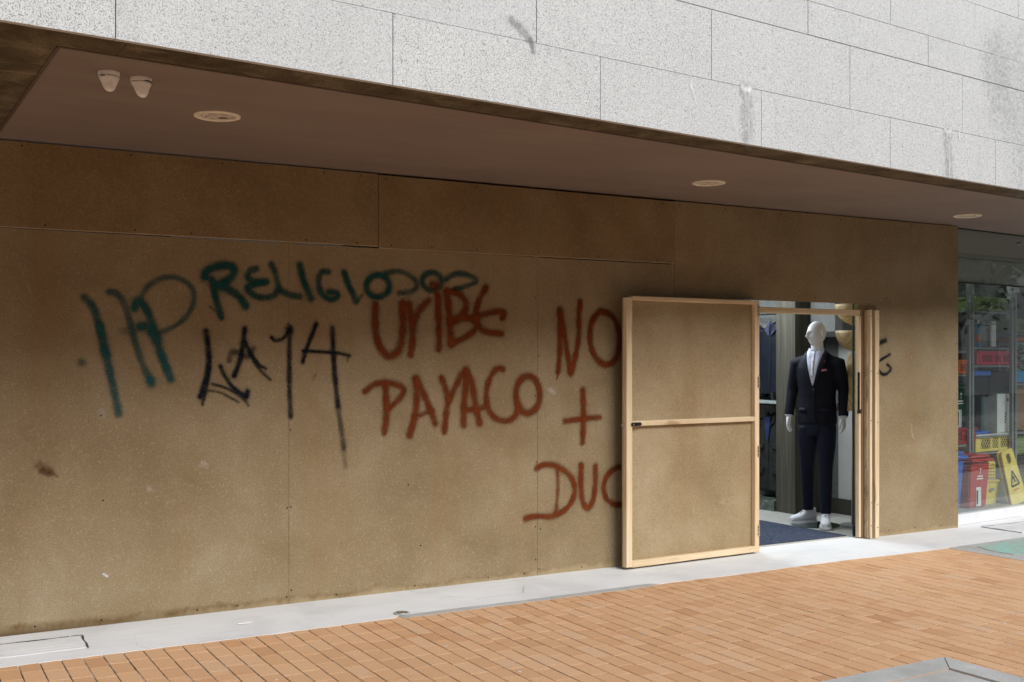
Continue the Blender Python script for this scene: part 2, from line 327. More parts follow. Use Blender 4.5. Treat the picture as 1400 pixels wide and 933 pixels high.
GRAF = {
 'HP': ('teal',[(0.04,0.75,[(1.235,1.936),(1.282,1.894),(1.318,1.795),(1.348,1.646),(1.378,1.508),(1.414,1.344),(1.43,1.25)]),(0.043,0.7,[(1.324,1.77),(1.35,1.646),(1.36,1.596)]),(0.049,0.45,[(1.223,1.555),(1.224,1.552)]),(0.036,0.6,[(1.372,1.971),(1.42,1.967),(1.462,1.911),(1.493,1.811),(1.524,1.685),(1.561,1.558),(1.617,1.437)]),(0.041,0.8,[(1.614,1.449),(1.619,1.428)]),(0.043,0.3,[(1.456,1.741),(1.518,1.748),(1.573,1.772)]),(0.044,0.85,[(1.561,1.769),(1.579,1.772)]),(0.043,0.9,[(1.524,1.875),(1.53,1.932),(1.579,1.901),(1.617,1.813),(1.642,1.724),(1.686,1.583),(1.736,1.455)]),(0.046,0.9,[(1.623,1.737),(1.648,1.705)]),(0.029,0.6,[(1.555,1.926),(1.579,1.991),(1.642,2.05),(1.73,2.079),(1.806,2.062),(1.864,2.019),(1.884,1.955),(1.858,1.869),(1.806,1.804),(1.73,1.757),(1.642,1.724)])]),
 'RELIGIOSOS': ('teal',[(0.036,0.95,[(1.988,2.069),(2.002,1.991),(2.028,1.899),(2.048,1.834)]),(0.045,0.95,[(1.943,2.08),(1.949,2.12),(2.028,2.156),(2.108,2.159),(2.135,2.127),(2.108,2.08),(2.028,2.031)]),(0.042,0.95,[(2.028,2.031),(2.122,1.994),(2.176,1.949),(2.203,1.904)]),(0.016,0.5,[(1.975,1.898),(2.028,1.86)]),(0.038,0.8,[(2.271,2.146),(2.223,2.131),(2.209,2.084),(2.257,2.059),(2.34,2.068),(2.257,2.052),(2.209,2.024),(2.244,1.978),(2.312,1.96),(2.382,1.972),(2.41,2.01)]),(0.032,0.8,[(2.209,2.03),(2.34,2.065)]),(0.035,0.7,[(2.368,2.177),(2.396,2.124),(2.41,2.057),(2.438,2.004),(2.494,1.985),(2.558,1.977)]),(0.039,0.9,[(2.558,2.178),(2.579,2.09),(2.608,2.023),(2.637,1.962)]),(0.036,0.85,[(2.754,2.145),(2.702,2.143),(2.68,2.08),(2.702,1.998),(2.768,1.958),(2.82,1.981),(2.812,2.015),(2.754,2.013)]),(0.036,0.9,[(2.864,2.142),(2.902,2.046),(2.947,1.956)]),(0.02,0.5,[(2.962,1.964),(2.992,2.0)]),(0.037,0.9,[(3.07,2.13),(3.095,2.137),(3.122,2.137),(3.147,2.13),(3.168,2.116),(3.182,2.097),(3.19,2.075),(3.189,2.052),(3.179,2.03),(3.163,2.011),(3.14,1.998),(3.115,1.991),(3.088,1.991),(3.064,1.998),(3.043,2.012),(3.028,2.031),(3.021,2.053),(3.022,2.076),(3.032,2.097),(3.048,2.116),(3.07,2.13)]),(0.035,0.6,[(3.167,2.154),(3.261,2.172),(3.356,2.14),(3.403,2.084),(3.372,2.032),(3.261,2.022)]),(0.035,0.8,[(3.478,2.164),(3.5,2.17),(3.523,2.17),(3.544,2.164),(3.562,2.153),(3.575,2.137),(3.581,2.119),(3.58,2.1),(3.572,2.081),(3.558,2.066),(3.539,2.055),(3.517,2.049),(3.494,2.049),(3.473,2.055),(3.455,2.066),(3.442,2.082),(3.436,2.1),(3.437,2.119),(3.445,2.137),(3.459,2.152),(3.478,2.164)]),(0.035,0.7,[(3.615,2.128),(3.697,2.175),(3.798,2.164),(3.874,2.129),(3.798,2.09),(3.681,2.056)])]),
 'URIBE': ('red',[(0.046,0.95,[(3.09,1.939),(3.082,1.825),(3.097,1.698),(3.144,1.613),(3.198,1.585),(3.261,1.628),(3.284,1.714),(3.292,1.829),(3.284,1.951)]),(0.043,0.95,[(3.332,1.945),(3.359,1.83),(3.364,1.715),(3.348,1.607)]),(0.043,0.9,[(3.364,1.816),(3.403,1.903),(3.484,1.978)]),(0.044,0.95,[(3.552,2.023),(3.557,1.906),(3.565,1.775),(3.562,1.644)]),(0.053,0.9,[(3.516,2.083),(3.533,2.084)]),(0.047,0.95,[(3.623,2.04),(3.639,1.923),(3.648,1.806),(3.656,1.681)]),(0.042,0.9,[(3.623,2.04),(3.714,2.035),(3.781,1.971),(3.764,1.896),(3.664,1.835)]),(0.042,0.9,[(3.664,1.835),(3.781,1.867),(3.866,1.839),(3.849,1.779),(3.764,1.719),(3.656,1.681)]),(0.042,0.9,[(3.934,2.079),(3.866,1.973),(3.849,1.868),(3.874,1.794),(3.934,1.765),(4.064,1.755)]),(0.042,0.9,[(3.849,1.868),(3.951,1.9),(4.055,1.92),(4.09,1.895),(4.064,1.865)])]),
 'PAYACO': ('red',[(0.037,0.85,[(3.013,1.359),(3.074,1.408),(3.182,1.421),(3.284,1.391),(3.3,1.355),(3.261,1.298),(3.182,1.243)]),(0.043,0.9,[(3.159,1.4),(3.167,1.272),(3.167,1.158),(3.151,1.08)]),(0.044,0.9,[(3.34,1.06),(3.372,1.152),(3.395,1.282),(3.387,1.441)]),(0.04,0.9,[(3.387,1.441),(3.452,1.324),(3.5,1.221),(3.533,1.133)]),(0.035,0.7,[(3.42,1.194),(3.516,1.221)]),(0.041,0.9,[(3.582,1.446),(3.623,1.351),(3.631,1.292)]),(0.041,0.85,[(3.739,1.467),(3.681,1.364),(3.631,1.277),(3.615,1.175),(3.606,1.072)]),(0.044,0.9,[(3.756,1.112),(3.756,1.245),(3.773,1.378),(3.773,1.497)]),(0.044,0.9,[(3.773,1.497),(3.832,1.392),(3.849,1.243),(3.883,1.123)]),(0.036,0.8,[(3.764,1.215),(3.917,1.234)]),(0.039,0.9,[(4.072,1.503),(4.029,1.518),(3.968,1.451),(3.934,1.346),(3.943,1.226),(4.02,1.142),(4.125,1.131),(4.187,1.175),(4.196,1.251)]),(0.043,0.95,[(4.239,1.441),(4.27,1.452),(4.301,1.45),(4.332,1.435),(4.357,1.409),(4.375,1.373),(4.383,1.332),(4.382,1.29),(4.371,1.25),(4.351,1.218),(4.324,1.195),(4.293,1.184),(4.261,1.187),(4.231,1.202),(4.206,1.229),(4.189,1.264),(4.18,1.304),(4.182,1.346),(4.193,1.385),(4.212,1.418),(4.239,1.441)])]),
 'NO': ('red',[(0.04,0.95,[(4.555,1.936),(4.558,1.773),(4.558,1.617),(4.54,1.477)]),(0.041,0.95,[(4.555,1.936),(4.596,1.758),(4.624,1.602),(4.652,1.477)]),(0.041,0.95,[(4.652,1.477),(4.699,1.602),(4.727,1.759),(4.723,1.885),(4.736,2.003)]),(0.01,0.8,[(4.544,1.477),(4.538,1.449),(4.529,1.428)]),(0.01,0.7,[(4.652,1.474),(4.648,1.449)]),(0.042,0.95,[(4.918,1.936),(4.841,1.871),(4.818,1.744),(4.851,1.602),(4.957,1.523),(5.055,1.555),(5.099,1.667),(5.095,1.795),(5.035,1.907),(4.918,1.936)])]),
 'plus': ('red',[(0.037,0.9,[(4.602,1.12),(4.769,1.132),(4.913,1.138)]),(0.042,0.95,[(4.758,1.343),(4.769,1.152),(4.758,0.956)])]),
 'DUQUE': ('red',[(0.039,0.9,[(4.351,0.78),(4.422,0.813),(4.536,0.795),(4.652,0.717),(4.696,0.617),(4.667,0.521),(4.594,0.453),(4.479,0.42),(4.365,0.44),(4.259,0.424)]),(0.029,0.6,[(4.536,0.759),(4.542,0.626),(4.522,0.458)]),(0.04,0.95,[(4.746,0.785),(4.74,0.639),(4.755,0.516),(4.799,0.452),(4.853,0.51),(4.874,0.631),(4.874,0.774)]),(0.039,0.9,[(5.086,0.757),(4.994,0.724),(4.943,0.628),(4.964,0.527),(5.04,0.473),(5.101,0.469)])]),
 'LA14': ('black',[(0.031,0.95,[(1.952,1.747),(1.965,1.649),(1.973,1.544),(1.949,1.44),(1.916,1.342)]),(0.019,0.8,[(1.975,1.518),(1.956,1.401),(1.929,1.296)]),(0.016,0.7,[(1.988,1.42),(2.068,1.399),(2.148,1.358),(2.196,1.318),(2.216,1.284)]),(0.015,0.6,[(1.956,1.381),(2.028,1.373),(2.095,1.339),(2.155,1.305)]),(0.022,0.95,[(2.041,1.531),(2.061,1.478),(2.115,1.399),(2.203,1.338)]),(0.03,0.9,[(2.214,1.371),(2.205,1.334)]),(0.03,0.95,[(2.196,1.764),(2.182,1.664),(2.169,1.571),(2.128,1.471)]),(0.017,0.85,[(2.196,1.69),(2.244,1.597),(2.292,1.53),(2.333,1.514)]),(0.017,0.75,[(2.196,1.664),(2.244,1.571),(2.305,1.49),(2.361,1.443)]),(0.034,0.5,[(2.095,1.564),(2.108,1.624),(2.162,1.61),(2.216,1.584),(2.25,1.637)]),(0.02,0.9,[(2.368,1.712),(2.396,1.685),(2.452,1.706),(2.487,1.761)]),(0.046,0.95,[(2.488,1.766),(2.488,1.754)]),(0.03,0.75,[(2.49,1.768),(2.487,1.652),(2.487,1.448),(2.49,1.326),(2.497,1.204)]),(0.025,0.9,[(2.67,1.805),(2.637,1.722),(2.601,1.639),(2.577,1.557)]),(0.019,0.9,[(2.577,1.625),(2.695,1.623),(2.827,1.615),(2.902,1.596)]),(0.031,0.85,[(2.78,1.779),(2.786,1.626),(2.798,1.46),(2.82,1.265)]),(0.033,0.5,[(2.82,1.265),(2.85,1.069),(2.86,0.985)]),(0.036,0.25,[(2.86,0.985),(2.872,0.873)]),(0.006,0.8,[(2.887,1.592),(2.887,1.554)]),(0.019,0.3,[(2.666,1.474),(2.644,1.44)])]),
 'right': ('black',[(0.036,0.9,[(7.882,1.702),(8.008,1.743)]),(0.025,0.9,[(8.063,1.617),(7.909,1.554),(7.9,1.492),(7.972,1.435),(8.035,1.447),(8.09,1.491),(8.035,1.526)])]),
}
# ------------------------------------------------------------ ground and pavement
bm = new(); box(bm, -60, 70, -70, 60, -.30, -.135); structure('ground', bm, ASPH)
bm = new(); box(bm, -30, 40, -9.6, 12, -.134, -.0042); structure('pavement_bed', bm, JOINT)
bm = new()
rot = Matrix.Rotation(R(-2.0), 4, 'Z'); org = Vector((3.0, -.62, 0))
xs = -8.0
k = 0
while xs < 6.4:
    w = .1035
    y = -9.2 + random.uniform(0, .206)
    while y < .15:
        L = .206
        cx, cy = xs + w / 2, y + L / 2
        wp = org + rot @ Vector((cx, cy, 0))
        if -5.5 < wp.x < 8.2 and -9.3 < wp.y < -.50:
            hx, hy = w / 2 - .0024 - random.random() * .0012, L / 2 - .0026 - random.random() * .0016
            dz = random.uniform(-.0008, .0008); tx, ty = random.uniform(-.008, .008), random.uniform(-.005, .005)
            yaw = Matrix.Rotation(random.gauss(0, .003), 4, 'Z')
            top = []; mid = []; bot = []
            for sx, sy in ((-1, -1), (1, -1), (1, 1), (-1, 1)):
                for lst, ins, z in ((bot, 0, -.006), (mid, 0, -.0016), (top, .0016, 0)):
                    q = yaw @ Vector((sx * (hx - ins), sy * (hy - ins), 0)); q = org + rot @ (q + Vector((cx, cy, 0)))
                    lst.append(bm.verts.new((q.x, q.y, z + dz + sx * tx * hx + sy * ty * hy)))
            bm.faces.new(top)
            for i in range(4):
                j = (i + 1) % 4; bm.faces.new((mid[i], mid[j], top[j], top[i])); bm.faces.new((bot[i], bot[j], mid[j], mid[i]))
        y += L
    xs += w; k += 1
structure('brick_pavement', bm, PAVER)
# the pale ledge along the shopfront, with a ragged front edge
bm = new()
pts = []
x = -6.0
while x < 8.0:
    base = -.70 + .035 * mn.noise(Vector((x * .7, 3, 0))) + .010 * mn.noise(Vector((x * 9, 1, 0))) + .006 * mn.noise(Vector((x * 31, 1, 0)))
    if 2.95 < x < 4.9: base += .045
    pts.append((x, base)); x += .04
pts += [(8.0, -.70), (11.0, -.62), (20, -.6), (20, 3), (-6, 3)]
prism(bm, pts, -.05, .0032); structure('concrete_ledge', bm, CONC)
bm = new(); prism(bm, [(2.95, -.735)] + [(2.95 + i * .1, -.722 - .006 * (i % 3)) for i in range(20)] + [(4.9, -.69), (4.9, -.5), (2.95, -.5)], -.05, .0025); structure('mortar_strip', bm, GREYC)
bm = new(); box(bm, 7.955, 16, -2.2, -.55, -.05, .0022); structure('concrete_slab', bm, GREYC)
bm = new(); prism(bm, [(8.12 + .12 * math.sin(i * .9), -1.22 + .015 * math.cos(i * 2)) for i in range(1)] + [(8.30, -1.24), (9.6, -1.30), (9.7, -.80), (8.75, -.745), (8.2, -.80), (8.12, -1.0)], .0022, .0062); structure('green_paint_patch', bm, GREENP)
# service hatches let into the ledge
for nm, (x0, x1, y0, y1) in (('hatch_near', (-.3, 1.17, -.51, -.205)), ('hatch_far', (9.2, 10.6, -.52, -.10))):
    t = empty('service_hatch', ((x0 + x1) / 2, (y0 + y1) / 2, .006), label=('pale service hatch with a cracked outline, at the damp left end of the boarding' if nm == 'hatch_near' else 'pale service hatch in the ledge before the shop window, at the right'), cat='hatch', group='service hatches in the ledge')
    bm = new(); box(bm, x0, x1, y0, y1, .004, .0085)
    for g in (1, 2): box(bm, x0 + .02, x1 - .05, y0 + .05 * g, y0 + .05 * g + .006, .008, .0092)
    obj('cover', bm, CONC, t)
    bm = new(); w = .009
    # ragged gap round the cover
    def ragged(a, b):
        n = 26
        for i in range(n):
            p0 = Vector(a).lerp(Vector(b), i / n); p1 = Vector(a).lerp(Vector(b), (i + 1) / n)
            o_ = Vector((mn.noise(p0 * 7) * .012, mn.noise(p0 * 9 + Vector((4, 0, 0))) * .012, 0)); r_ = w * (.4 + 1.0 * abs(mn.noise(p0 * 5)))
            d_ = (p1 - p0).normalized(); nn = Vector((-d_.y, d_.x, 0)) * r_
            q = [bm.verts.new(v) for v in (p0 + o_ - nn, p1 + o_ - nn, p1 + o_ + nn, p0 + o_ + nn)]; bm.faces.new(q)
    z = .0105
    ragged((x0, y1, z), (x1 + .01, y1 - .01, z)) ; ragged((x1 + .01, y1 - .01, z), (x1 - .0, y0 - .02, z)) if nm == 'hatch_near' else ragged((x0 - .01, y1, z), (x0, y0, z))
    obj('gap', bm, BACKING, t)
# drain
t = empty('floor_drain', (2.99, -.62, .006), label='small round metal drain cap at the front edge of the pale ledge', cat='drain')
bm = new(); loft(bm, [((2.99, -.62, .004), .052, .052), ((2.99, -.62, .010), .050, .050)], 24); obj('rim', bm, GREYC, t)
bm = new(); loft(bm, [((2.99, -.62, .010), .038, .038), ((2.99, -.62, .0125), .036, .036)], 24); obj('cap', bm, STEEL, t)
# granite bordered bed at the lower right
t = empty('stone_bed_border', (4.3, -3.7, 0), label='grey stone kerb border with a mitred corner set into the brick pavement', cat='kerb')
x0, x1, y0, y1 = 3.2, 5.0, -5.2, -3.02; w = .16
def qd(bm, pts, z0, z1): prism(bm, pts, z0, z1)
bm = new(); g = .003
qd(bm, [(x0, y1), (x1 - g, y1), (x1 - w - g, y1 - w), (x0, y1 - w)], -.05, .008); obj('kerb_stone', bm, GREYC, t)
bm = new(); qd(bm, [(x1, y1 - g), (x1, y0), (x1 - w, y0), (x1 - w, y1 - w - g)], -.05, .010); obj('kerb_stone', bm, GREYC, t)
bm = new(); box(bm, x0, x1 - w - .012, y0, y1 - w - .012, -.05, .002); obj('concrete_infill', bm, GREYC, t)
# bits of litter on the pavers
bm0 = None
for i in range(46):
    u, v_ = random.random(), random.random()
    x = 1.2 + 6.6 * u; y = -1.0 - 2.6 * v_
    r_ = random.uniform(.004, .012)
    bm = new(); n = 5 + i % 3
    pts = [(x + r_ * random.uniform(.6, 1.3) * math.cos(6.283 * q / n), y + .8 * r_ * random.uniform(.6, 1.3) * math.sin(6.283 * q / n)) for q in range(n)]
    prism(bm, pts, .0005, .0022)
    if bm0 is None: bm0 = new()
    me_ = bpy.data.meshes.new('t'); bm.to_mesh(me_); bm.free(); bm0.from_mesh(me_)
tag(obj('litter', bm0, plain('grey_litter', (.50, .55, .60), .8, var=.35, scale=3)), 'tiny pale flecks of litter and gum strewn over the orange pavers', 'litter', kind='stuff')
t_ = new(); prism(t_, [(2.03, -.40), (2.10, -.415), (2.13, -.385), (2.07, -.37)], .0065, .012); tag(obj('paper_scrap', t_, WHITEPL), 'small crumpled white scrap of paper lying on the pale ledge', 'paper')

# ------------------------------------------------------------ the building: granite band, soffit, ceiling, shop rooms
F0 = Vector((.51, -2.453, 0)); FD = Vector((.99469, .10295, 0)); FI = Vector((-.10295, .99469, 0))
def FP(s, w, z): v = F0 + FD * s + FI * w; return (v.x, v.y, z)
B = empty('shop_building', (4, 3, 0), label='building with a speckled white granite band above a brown soffit', cat='building')
bm = new()
zs = [2.82]; 
for q in (.327, .400, .206, .317) * 4: zs.append(zs[-1] + q)
offs = [.419, 0.0, .84, .419]
for r in range(len(zs) - 1):
    s = offs[r % 4] + .3 * (r // 4) - 1.2465 * 6
    while s < 14:
        a, b_ = s + .0022, s + 1.2465 - .0022
        z0, z1 = zs[r] + (.0015 if r else 0), zs[r + 1] - (.004 if r % 4 == 1 else .0015)
        o_ = random.uniform(-.0012, .0012)
        vs = [bm.verts.new(FP(x_, w_, z_)) for x_ in (a, b_) for w_ in (o_, .03) for z_ in (z0, z1)]
        for q in ((0, 1, 3, 2), (4, 6, 7, 5), (0, 4, 5, 1), (2, 3, 7, 6), (0, 2, 6, 4), (1, 5, 7, 3)): bm.faces.new([vs[i] for i in q])
        s += 1.2465
obj('granite_cladding', bm, GRANITE, B)
TOP = zs[-1]
bm = new()
prism(bm, [FP(-7, .012, 0)[:2], FP(14, .012, 0)[:2], FP(14, .23, 0)[:2], FP(-7, .23, 0)[:2]], 2.823, TOP); obj('joint_backing', bm, BACKING, B)
# stone soffit: front strip and left bay
def yF(x, w): # y of the line parallel to the facade at depth w
    s = (x - F0.x + .10295 * w) / .99469; return F0.y + .10295 * s + .99469 * w
bm = new()
xa = -6.0
s_ = [-6.5]
x = -6.5
segs = []
while x < 14: segs.append((x, x + 1.2465)); x += 1.2465
for a, b_ in segs:
    prism(bm, [(a + .0015, yF(a, .031)), (b_ - .0015, yF(b_, .031)), (b_ - .0015, yF(b_, .235)), (a + .0015, yF(a, .235))], 2.8195, 2.86)
y_ = yF(-6, .235) + .003
for a, b_ in ((-6, -1.8), (-1.797, -.5), (-.497, .745)):
    prism(bm, [(a, yF(a, .238)), (b_, yF(b_, .238)), (b_, .5), (a, .5)], 2.8195, 2.86)
obj('stone_soffit', bm, STONE, B)
bm = new(); prism(bm, [(.757, yF(.757, .252)), (15, yF(15, .252)), (15, 2.0), (.757, 2.0)], 2.822, 2.86); obj('ceiling_board', bm, CEIL, B)
bm = new()
prism(bm, [(.745, yF(.745, .236)), (15, yF(15, .236)), (15, yF(15, .254)), (.760, yF(.760, .254))], 2.8165, 2.85)
prism(bm, [(.7455, yF(.745, .257)), (.762, yF(.762, .257)), (.762, .0), (.7455, .0)], 2.8165, 2.85); obj('ceiling_trim', bm, CEILTRIM, B)
# body above the ceiling, left pier, party walls, rooms
WALLP = plain('shop_plaster', (.50, .50, .48), .8, var=.06, scale=4); WALLD = plain('dark_shop_wall', (.14, .145, .14), .8); SKIRT = plain('dark_skirting', (.05, .045, .035), .6)
bm = new(); prism(bm, [(-6, yF(-6, .24)), (13.4, yF(13.4, .24)), (13.4, 8), (-6, 8)], 2.87, TOP - .01); obj('upper_storey', bm, WALLD, B)
bm = new(); box(bm, -6, -1.2, .02, .5, 0, 2.815); obj('granite_pier', bm, GRANITE, B)
bm = new()   # shell walls
box(bm, 2.9, 3.0, .12, 6.1, 0, 2.82); box(bm, 3.0, 8.73, 6.0, 6.1, 0, 2.82); box(bm, 3.0, 6.44, .12, .2, 0, 2.82); box(bm, 6.44, 8.73, .12, .2, 2.32, 2.82); box(bm, 8.30, 8.73, .12, .2, 0, 2.319)
box(bm, 8.73, 8.80, .12, 6.1, 0, 2.82)
obj('shop_wall', bm, WALLP, B)
bm = new(); box(bm, 8.712, 8.729, .21, 1.38, 0, .165); obj('skirting_board', bm, SKIRT, B)
bm = new(); box(bm, 3.0, 8.73, .2, 6.0, 2.60, 2.65); obj('shop_ceiling', bm, plain('shop_ceiling_white', (.7, .7, .68), .8), B)
m = M('shop_floor_tile', .35, .4); c = m.ramp(m.noise(m.pos(), 2.5, 5, .6), [(.3, (.42, .40, .36)), (.7, (.56, .54, .50))]); m.color(c)
bm = new(); box(bm, 3.0, 8.73, .1, 6.0, -.02, .009); obj('shop_floor', bm, m.m, B)
# column of dark oak, with the niche behind it
m = M('smoked_oak', .55, .3); g = m.noise(m.pos((22, 22, .9)), 1, 5, .65, .8)
m.color(m.ramp(g, [(.3, (.040, .037, .028)), (.5, (.072, .066, .050)), (.7, (.115, .105, .080))])); m.bump(g, .2, .002); OAKD = m.m
bm = new(); box(bm, 8.29, 8.729, 1.39, 1.66, .01, 2.599); obj('oak_column', bm, OAKD, B)
bm = new(); box(bm, 8.45, 8.728, .96, 1.385, 1.80, 2.598, .05); obj('wall_bulkhead', bm, plain('bulkhead_grey', (.16, .16, .155), .7), B)
m = M('green_marble', .25, .5); n_ = m.noise(m.pos(), 7, 7, .75, 1.5); m.color(m.ramp(n_, [(.35, (.035, .05, .042)), (.55, (.10, .13, .11)), (.68, (.35, .40, .36))])); MARB = m.m
bm = new(); box(bm, 8.27, 8.729, 1.67, 4.4, .01, .115); obj('niche_plinth', bm, MARB, B)
bm = new(); box(bm, 8.71, 8.728, 1.67, 4.4, .116, 2.598); box(bm, 8.29, 8.70, 3.6, 3.64, .116, 2.598); obj('niche_back', bm, plain('niche_pale_blue', (.36, .50, .52), .6, var=.08), B)
# unseen light panel added to the clothes shop ceiling to brighten the interior
t = empty('unseen_ceiling_lamp', (7.1, 1.9, 2.6), label='added cool white light panel brightening the clothes shop, unseen above the doorway', cat='lamp')
m = M('lit_panel'); e = m.n('Emission'); e.inputs[0].default_value = (.86, .95, 1, 1); e.inputs[1].default_value = 5.8; m.nt.links.new(e.outputs[0], m.nt.nodes['Material Output'].inputs[0])
bm = new(); box(bm, 6.6, 8.0, 1.2, 2.6, 2.585, 2.598); obj('diffuser', bm, m.m, t)
bm = new()
for a in ((6.57, 6.599, 1.17, 2.63), (8.001, 8.03, 1.17, 2.63), (6.599, 8.001, 1.17, 1.199), (6.599, 8.001, 2.601, 2.63)): box(bm, *a, 2.58, 2.598)
obj('frame', bm, STEEL, t)
t = empty('niche_lamp', (8.5, 2.2, 2.57), label='cool white strip lamp at the top of the clothes niche', cat='lamp')
m = M('lit_strip'); e = m.n('Emission'); e.inputs[0].default_value = (.80, .95, 1, 1); e.inputs[1].default_value = 2.2; m.nt.links.new(e.outputs[0], m.nt.nodes['Material Output'].inputs[0])
bm = new(); box(bm, 8.35, 8.39, 1.75, 3.4, 2.55, 2.57); obj('diffuser', bm, m.m, t)
bm = new(); box(bm, 8.34, 8.40, 1.74, 3.41, 2.571, 2.598); obj('housing', bm, STEEL, t)
# shop window at the right end
P0 = Vector((9.148, .105, 0))
def WP(s, w, z=0): v = P0 + FD * s + FI * w; return Vector((v.x, v.y, z))
def wbox(bm, s0, s1, w0, w1, z0, z1):
    c = [WP(s, w, z) for s in (s0, s1) for w in (w0, w1) for z in (z0, z1)]; vs = [bm.verts.new(q) for q in c]
    for q in ((0, 1, 3, 2), (4, 6, 7, 5), (0, 4, 5, 1), (2, 3, 7, 6), (0, 2, 6, 4), (1, 5, 7, 3)): bm.faces.new([vs[i] for i in q])
WN = empty('shop_window', tuple(WP(1, 0, 0)), label='tall frameless shop window with a frosted grey band along its top, right of the boarding', cat='window')
bm = new(); wbox(bm, -.35, 2.15, 0, .010, .105, 2.81); obj('glass_pane', bm, GLASS, WN)
bm = new(); wbox(bm, 2.155, 4.9, 0, .010, .105, 2.81); obj('glass_pane', bm, GLASS, WN)
m = M('frosted_band', .45, .4); c = m.mix(m.noise(m.pos(), 3, 4), (.36, .365, .345), (.41, .415, .395)); m.color(c)
bm = new(); wbox(bm, -.35, 4.9, .012, .020, 2.535, 2.819); obj('frosted_band', bm, m.m, WN)
m = M('lower_frosted_band', .4, .4); m.color(m.mix(m.noise(m.pos(), 3, 4), (.50, .51, .49), (.58, .59, .57)))
bm = new(); wbox(bm, -.35, 4.9, .012, .018, 2.312, 2.5345); obj('translucent_band', bm, m.m, WN)
bm = new(); wbox(bm, -.35, 4.9, -.03, .06, .006, .104); obj('sill', bm, CONC, WN)
bm = new(); wbox(bm, -.35, 4.9, -.004, .025, 2.300, 2.3115); obj('trim_rail', bm, BLACK, WN)
bm = new(); wbox(bm, -.35, 4.9, -.006, .03, 2.811, 2.8195); obj('trim_rail', bm, BLACK, WN)
for zz in (2.735, 2.41):
    bm = new(); c_ = WP(1.05, 0, zz); tube(bm, [c_ + FI * .012, c_ - FI * .03], .017, 14); obj('standoff_bolt', bm, STEEL, WN, smooth=False)
bm = new(); wbox(bm, .98, 1.08, .012, .016, 2.245, 2.298); obj('paper_label', bm, WHITEPL, WN)
bm = new()
c4 = [WP(-.3, .12), WP(4.9, .12), WP(4.9, 2.6), WP(-.3, 2.6)]
wbox(bm, -.3, 4.9, 2.4, 2.45, 0, 2.80); wbox(bm, 4.85, 4.9, .07, 2.4, 0, 2.80); wbox(bm, -.3, -.25, .07, 2.4, 0, 2.80)
obj('storeroom_wall', bm, WALLD, B)
bm = new(); wbox(bm, -.25, 4.85, .065, 2.4, .0, .10); obj('storeroom_floor', bm, plain('store_floor', (.30, .31, .30), .5), B)
# ------------------------------------------------------------ the boarding
H = empty('hoarding', (4.2, 0, 0), label='long brown hardboard hoarding covered in sprayed writing, screwed over the shopfront', cat='hoarding')
TH = .006   # board thickness
panels = [  # polygons in x,z ; y of front face
    ([(-1.2, 0), (.043, 0), (.043, 2.317), (-1.2, 2.317)], 0),
    ([(.047, 0), (2.483, .0), (2.4835, 2.317), (.047, 2.317)], 0),
    ([(2.4865, .002), (4.364, .0), (4.3635, 2.315), (2.4865, 2.317)], .0008),
    ([(4.3665, .0), (5.625, .002), (5.625, 2.315), (4.3665, 2.312)], -.0004),
    ([(-1.2, 2.322), (.60, 2.322), (.60, 2.812), (-1.2, 2.812)], -.010),
    ([(.604, 2.320), (3.1015, 2.326), (3.1015, 2.812), (.604, 2.812)], -.0108),
    ([(3.108, 2.316), (5.6235, 2.322), (5.6235, 2.806), (3.108, 2.808)], -.010),
    ([(5.6315, 2.060), (8.116, 2.060), (8.116, 2.812), (5.6315, 2.812)], -.001),
    ([(5.632, .0), (6.44, .002), (6.44, 2.056), (5.632, 2.056)], 0),
    ([(7.86, .004), (8.992, .002), (8.992, 2.815), (8.120, 2.812), (8.119, 2.056), (7.86, 2.056)], 0),
]
PAN = []
V_ = Vector
EDGEM = plain('raw_board_edge', (.52, .40, .25), .85, scale=60)
for pts, y in panels:
    bm = new()
    f = [bm.verts.new((a, y, b)) for a, b in pts]; bk = [bm.verts.new((a, y + TH, b)) for a, b in pts]; n = len(pts)
    bm.faces.new(f); bm.faces.new(bk[::-1])
    for i in range(n): bm.faces.new((f[i], f[(i + 1) % n], bk[(i + 1) % n], bk[i]))
    PAN.append(obj('panel', bm, UPPERBOARD if 2.1 < pts[0][1] else BOARD, H))
    PAN[-1].data.materials.append(EDGEM)
    for q_ in PAN[-1].data.polygons:
        if abs(q_.normal.y) < .5: q_.material_index = 1
for i_, (xa, xb, za, zb_, yy) in {4: (-1.2, .60, 2.322, 2.322, -.0104), 5: (.604, 3.1015, 2.320, 2.326, -.0112), 6: (3.108, 5.6235, 2.316, 2.322, -.0104)}.items():
    bm = new(); n = 60; lo_ = []; up_ = []
    for q in range(n + 1):
        x = xa + (xb - xa) * q / n; z = za + (zb_ - za) * q / n
        lo_.append(bm.verts.new((x, yy, z - .0005 + .0015 * mn.noise(V_((x * 9, 0, 0)))))); up_.append(bm.verts.new((x, yy, z + .0045 + .0025 * mn.noise(V_((x * 6, 5, 0))))))
    for q in range(n): bm.faces.new((lo_[q], lo_[q + 1], up_[q + 1], up_[q]))
    obj('raw_edge', bm, EDGEM, PAN[i_])
# studs behind
STUD = PINEOLD
for x in (.045, 2.485, 4.365, 5.63, 8.95):
    bm = new(); box(bm, x - .03, x + .03, TH + .001, .06, .0, 2.81, .002); obj('stud', bm, STUD, H)
bm = new(); box(bm, 6.46, 9.03, .062, .105, 2.755, 2.812, .003); obj('top_batten', bm, PINEH, H)
